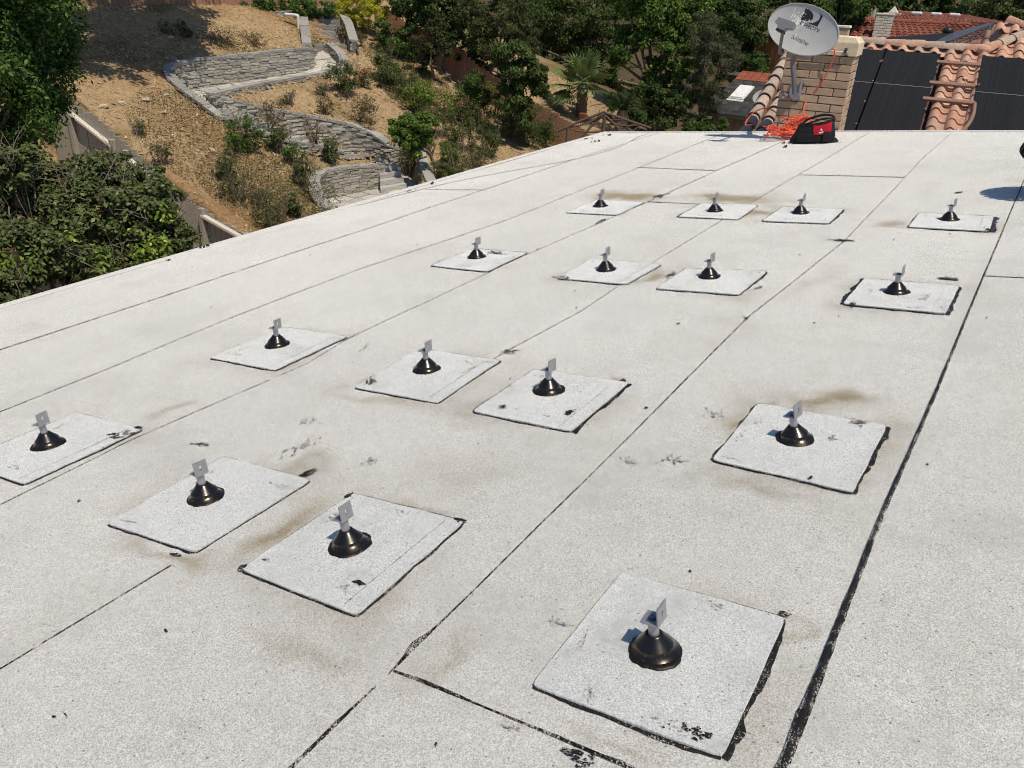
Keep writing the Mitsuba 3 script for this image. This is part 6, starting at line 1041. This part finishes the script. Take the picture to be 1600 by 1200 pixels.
up0 = W([cc[0] + .16, cc[1] + .15, .10]); hook = H2([-.25, -.085, 1.03])
obj('riser', tube(catmull([up0, up0 + [.02, .1, .12], H2([-.50, -.03, .30]), H2([-.33, -.035, .62]), H2([-.245, -.07, .90]), H2([-.24, -.09, 1.0]), H2([-.27, -.085, 1.04]), H2([-.33, -.04, 1.02]), H2([-.37, .0, .97])], 8), .0085, 7), 'm_cord', t, smooth=60)
lp = catmull([W([cc[0] + .05, cc[1] + .35, .12]), H2([-.75, -.05, .12]), H2([-1.02, .1, .20]), H2([-1.22, .2, .10]), H2([-1.28, .1, -.05]), H2([-1.15, -.05, -.02])], 8)
obj('loose_loop', tube(lp, .0085, 7), 'm_cord', t, smooth=60)
# sag the heap's front loops flat on the roof
# ================================================================ shed with skylight
S = A('shed'); t = thing('garden_shed', 'small shed with dark grey shingles, red tile ridge and a white skylight', 'shed')
rl, rr_, el_, er = S[0], S[1], S[4], S[5]; xdir = unit((er - el_) * [1, 1, 0]); ydir = np.cross([0, 0, 1.], xdir)
el_ = el_ - xdir * .22; W_ = np.linalg.norm((er - el_)[:2]) + .5; sv = rl - el_; run = sv @ ydir; rise = sv[2]; sdir = unit(ydir * run + [0, 0, rise]); SLn = np.hypot(run, rise); nrm = np.cross(xdir, sdir)
sh0 = el_ + xdir * 0
def sb(x0, x1, s0, s1, h0, h1, bv=.01): return axes_box(sh0 + xdir * (sv @ xdir) * 0, xdir, sdir, nrm, [x0, s0, h0], [x1, s1, h1], bevel=bv)
roof_s = obj('roof', sb(0, W_, 0, SLn, -.12, 0), 'm_fascia', t); mat('m_fascia', (.16, .145, .125), .8)
r = np.random.default_rng(71); ms, cs = [], []
nr_ = 15; tl_ = SLn * .80 / nr_
for i in range(nr_):
    x = -.02 - r.uniform(0, .2)
    while x < W_:
        w = r.uniform(.14, .30); m_ = sb(max(x, -.02), min(x + w, W_ + .02) - .008, i * tl_, i * tl_ + tl_ * 1.1, .004 * (1 - .0), .018 + r.uniform(0, .008), .003); g = r.uniform(.030, .075); ms.append(m_); cs.append(np.tile([g, g, g * 1.04], (len(m_.vertices), 1))); x += w
obj('shingles', cat(ms), 'm_vc', roof_s, color=np.vstack(cs), kind='stuff')
for i in range(4):
    for j in range(int(W_ / .26)):
        g = r.uniform(.85, 1.15); m_ = sb(j * .26 + .005, j * .26 + .25, SLn * .80 + i * SLn * .052, SLn * .80 + (i + 1) * SLn * .055, .012 + .006 * i * 0, .045, .012); obj('ridge_tile', m_, 'm_vc', roof_s, color=np.tile([.27 * g, .085 * g, .05 * g], (len(m_.vertices), 1)))
skx = .38; sk = obj('skylight', sb(skx, skx + .52, SLn * .34, SLn * .66, .0, .065), 'm_white_metal', t)
obj('dome', sb(skx + .04, skx + .48, SLn * .355, SLn * .645, .065, .10, .03), 'm_dome', sk); mat('m_dome', (.78, .79, .80), .15, spec=.6)
obj('flashing', sb(skx - .03, skx + .55, SLn * .30, SLn * .335, .02, .045), 'm_white_metal', sk)
base_z = float(ground_z(el_[0], el_[1])) - .2
wl3 = boxm([0, 0, 0], [W_ - .5, run * 1.0, 1.0]); v = np.array(wl3.vertices); v = el_ + (v[:, :1] + W_ / 2) * xdir + (v[:, 1:2] + run * .62) * ydir + np.where(v[:, 2:] > 0, -.08, base_z - el_[2]) * EZ
obj('wall', trimesh.Trimesh(v, wl3.faces, process=False), 'm_shedwall', t); mat('m_shedwall', wood((.16, .135, .11), (.24, .21, .175)), .85)
for i in range(9):
    p0 = el_ + xdir * (.3 + i * .26) + ydir * (run * .12 - .02); obj('siding_board', boxm([p0[0], p0[1], (el_[2] - .14 + base_z) / 2], [.24, .03, el_[2] - .14 - base_z], rot(math.atan2(xdir[1], xdir[0])), bevel=.006), 'm_shedwall', t)
back_ = axes_box(rl, xdir, unit(ydir * run - [0, 0, rise]), np.cross(xdir, unit(ydir * run - [0, 0, rise])), [0, 0, -.12], [W_, SLn, .0]); obj('roof_back', back_, 'm_fascia', t)

# ================================================================ far red roofed houses
Fp = A('far')
def far_house(name, label, e0, e1_, r0_, r1_, tile, rows, cols, seed, wallc='m_stucco'):
    t = thing(name, label, 'house'); r = np.random.default_rng(seed); zb = -4.2
    e0, e1_, r0_, r1_ = (np.array(q, float) for q in (e0, e1_, r0_, r1_)); nn = unit(np.cross(e1_ - e0, r0_ - e0)); nn = -nn if nn[2] < 0 else nn
    rk = obj('roof', trimesh.convex.convex_hull(np.vstack([[e0, e1_, r0_, r1_], np.array([e0, e1_, r0_, r1_]) - nn * .15])), 'm_under', t)
    bd = (r0_ + r1_ - e0 - e1_) / 2 * [1, 1, 0]; b0, b1 = r0_ + bd - [0, 0, r0_[2] - e0[2]], r1_ + bd - [0, 0, r1_[2] - e1_[2]]
    obj('roof_back', trimesh.convex.convex_hull(np.vstack([[r0_, r1_, b0, b1], np.array([r0_, r1_, b0, b1]) - [0, 0, .15]])), 'm_under', t)
    obj('wall', trimesh.convex.convex_hull(np.vstack([[e0 + bd * .1, e1_ + bd * .1, b0 - bd * .1, b1 - bd * .1], [[q[0], q[1], zb] for q in (e0 + bd * .1, e1_ + bd * .1, b0 - bd * .1, b1 - bd * .1)]]) - [0, 0, .16]), wallc, t)
    ms, cs = [], []
    for i in range(rows):
        for j in range(cols):
            P_ = lambda u, v: (e0 + (e1_ - e0) * u) * (1 - v) + (r0_ + (r1_ - r0_) * u) * v
            a_, b_, c_, d_ = P_(j / cols + .004, i / rows), P_((j + 1) / cols - .004, i / rows), P_((j + 1) / cols - .004, (i + 1.08) / rows), P_(j / cols + .004, (i + 1.08) / rows)
            m_a, m_b = (a_ + b_) / 2 + nn * .11, (c_ + d_) / 2 + nn * .06
            k = len(ms) * 6; ms.append(([a_ + nn * .05, m_a, b_ + nn * .05, c_ + nn * .01, m_b, d_ + nn * .01, a_, b_, m_a - nn * .09], [[0, 1, 4], [0, 4, 5], [1, 2, 3], [1, 3, 4], [6, 8, 1], [6, 1, 0], [8, 7, 2], [8, 2, 1]])); g = r.uniform(.75, 1.2); cs.append(np.tile(np.array(tile) * g, (9, 1)))
    V = np.vstack([a for a, _ in ms]); F = np.vstack([np.array(f) + 9 * i for i, (_, f) in enumerate(ms)]); obj('roof_tiles', trimesh.Trimesh(V, F, process=False), 'm_vc', rk, color=np.vstack(cs), kind='stuff')
    L = np.linalg.norm(r1_ - r0_); d = (r1_ - r0_) / L
    for i in range(int(L / .42)): hm = half_round(.44, .12, .11); hm = trimesh.Trimesh(r0_ + d * (i * .42) + np.array(hm.vertices) @ np.array([np.cross(d, EZ), d, EZ]) - [0, 0, .03], hm.faces, process=False); g = r.uniform(.8, 1.15); obj('ridge_cap', hm, 'm_vc', rk, color=np.tile(np.array(tile) * g, (len(hm.vertices), 1)))
    return t
d_ = unit(Fp[2] - Fp[1])
h1 = far_house('red_roof_house', 'neighbour house with dark red tile roof and tall pale chimney', Fp[0], Fp[3] + [1.0, .2, -.1], Fp[1], Fp[2] + [.8, .1, 0], (.235, .075, .05), 8, 22, 81)
h2 = far_house('red_roof_house', 'farther house with dusty pink red tile roof at the top right', Fp[11], Fp[10] + [1.0, 0, 0], Fp[8], Fp[9] + [.6, 0, 0], (.30, .13, .095), 7, 26, 82)
def far_chimney(parent, label, px0, px1, mat_, cap=True, seed=0):
    (a, b) = (np.array(px0, float), np.array(px1, float)); w = np.linalg.norm((b - a)[:2]); d = unit((b - a) * [1, 1, 0]); n_ = np.cross(EZ, d); zb, zt = a[2], b[2]
    k = obj('chimney', axes_box([*a[:2], 0], d, n_, EZ, [0.02, .02, zb - 1.2], [w - .02, .55, zt - .02]), 'm_joint', parent, label=label); r = np.random.default_rng(seed); nr = max(3, int((zt - zb + .5) / .11))
    for i in range(nr):
        z = zt - .10 - i * .11; off = (i % 2) * .5; xs_ = [0, w * (.33 + .17 * (i % 2)), w * (.70 - .1 * (i % 2)), w]
        for q in range(3): obj('block', axes_box([*a[:2], 0], d, n_, EZ, [xs_[q] + .005, -.006 * r.random(), z + .006], [xs_[q + 1] - .005, .3, z + .10], bevel=.012), mat_, k)
    if cap: obj('cap', axes_box([*a[:2], 0], d, n_, EZ, [-.03, -.03, zt], [w + .03, .6, zt + .10], bevel=.03), mat_, k)
mat('m_pale_block', proc(lambda p, n, uv: mix((.50, .47, .40), (.66, .63, .56), fbm(p.x * 6, p.y * 6, p.z * 6, 3))), .95, spec=.1); mat('m_tan_block', (.42, .35, .27), .95)
far_chimney(h1, 'tall pale block chimney', Fp[4], np.r_[Fp[5][:2], Fp[7][2]], 'm_pale_block', seed=1)
t = thing('far_chimney', 'small tan chimney left of the tall pale chimney in the distance', 'chimney'); q = Fp[12]; obj('stack', boxm([q[0] + .2, q[1], q[2] - .8], [.42, .42, 2.7], bevel=.02), 'm_tan_block', t); obj('pot', boxm([q[0] + .2, q[1], q[2] + .62], [.30, .30, .16], bevel=.03), 'm_pale_block', t)
t = thing('far_chimney', 'pale chimney with pointed cap right of the tall pale chimney', 'chimney'); q = Fp[14]; obj('stack', boxm([q[0] + .3, q[1], q[2] - .6], [.9, .5, 1.5], bevel=.02), 'm_tan_block', t); obj('pot', trimesh.convex.convex_hull(np.array([[q[0] + .1, q[1] - .2, q[2] + .16], [q[0] + .55, q[1] - .2, q[2] + .16], [q[0] + .1, q[1] + .2, q[2] + .16], [q[0] + .55, q[1] + .2, q[2] + .16], [q[0] + .33, q[1], q[2] + .5]])), 'm_pale_block', t)
t = thing('far_chimney', 'tan chimney peeping out between dish rim and red roof', 'chimney'); q = H2([-.85, 6, 1.2]); obj('stack', boxm(q - [0, 0, .45], [.22, .3, .9], rot(.11), bevel=.012), 'm_tan_block', t); obj('cap', boxm(q + [0, 0, .02], [.26, .34, .05], rot(.11), bevel=.012), 'm_pale_block', t)
# roof vents on the far roof
r = np.random.default_rng(91)
for i, (u, lab) in enumerate(((.28, 'white round vent on the far pink red roof'), (.55, 'white low vent in the middle of the far roof'), (.8, 'white low vent at the right of the far roof'))):
    p0 = (Fp[11] * (1 - u) + Fp[10] * u) * .45 + (Fp[8] * (1 - u) + Fp[9] * u) * .55; t = thing('far_vent', lab, 'vent'); obj('hood', boxm(p0 + [0, 0, .16], [.55, .3, .18], bevel=.07), 'm_white_metal', t); obj('pipe', boxm(p0, [.2, .2, .3]), 'm_white_metal', t)

# ================================================================ ruined wooden frame beyond the brown fence
Gz = A('gaz'); t = thing('wooden_frame', 'weathered wooden hip frame of a collapsed garden pavilion beyond the roof corner', 'pavilion'); r = np.random.default_rng(95); mat('m_oldwood', wood((.07, .05, .04), (.16, .12, .095)), .9)
ap = Gz[0]
for i in range(1, 7): e = Gz[i]; e2_ = ap + (e - ap) * 1.25; obj('rafter', tube([ap + r.normal(0, .02, 3), (ap + e2_) / 2 + r.normal(0, .03, 3), e2_], .035, 6), 'm_oldwood', t, smooth=50)
for a_, b_ in ((1, 2), (2, 3), (3, 4), (4, 5), (5, 6), (6, 1)): p0, p1 = ap + (Gz[a_] - ap) * .95, ap + (Gz[b_] - ap) * .95; obj('batten', tube([p0, (p0 + p1) / 2 - [0, 0, .03], p1], .024, 6), 'm_oldwood', t, smooth=50); p0, p1 = ap + (Gz[a_] - ap) * .55, ap + (Gz[b_] - ap) * .55; obj('batten', tube([p0, p1], .02, 6), 'm_oldwood', t, smooth=50)
zg = float(ground_z(ap[0], ap[1])); obj('post', tube([[ap[0], ap[1], zg - .2], ap - [0, 0, .02]], .05, 8), 'm_oldwood', t, smooth=50)
for i in (1, 3): e = ap + (Gz[i] - ap) * .95; obj('post', tube([[e[0], e[1], float(ground_z(e[0], e[1])) - .2], e], .045, 8), 'm_oldwood', t, smooth=50)
twigs('bare_shrub', 'tangle of dry grey twigs under the wooden frame', ap[0] + .5, ap[1] - .3, 26, ap[2] - zg - .1, .9, 96, r0=.012)
q = D['rust'][0]; tag(obj('rusty_box', boxm([q[0], q[1], q[2] - .08], [.16, .14, .2], rot(.4, .1), bevel=.01), 'm_rust'), 'small rusty box on a stick left of the wooden frame', 'box'); mat('m_rust', (.14, .05, .03), .9)
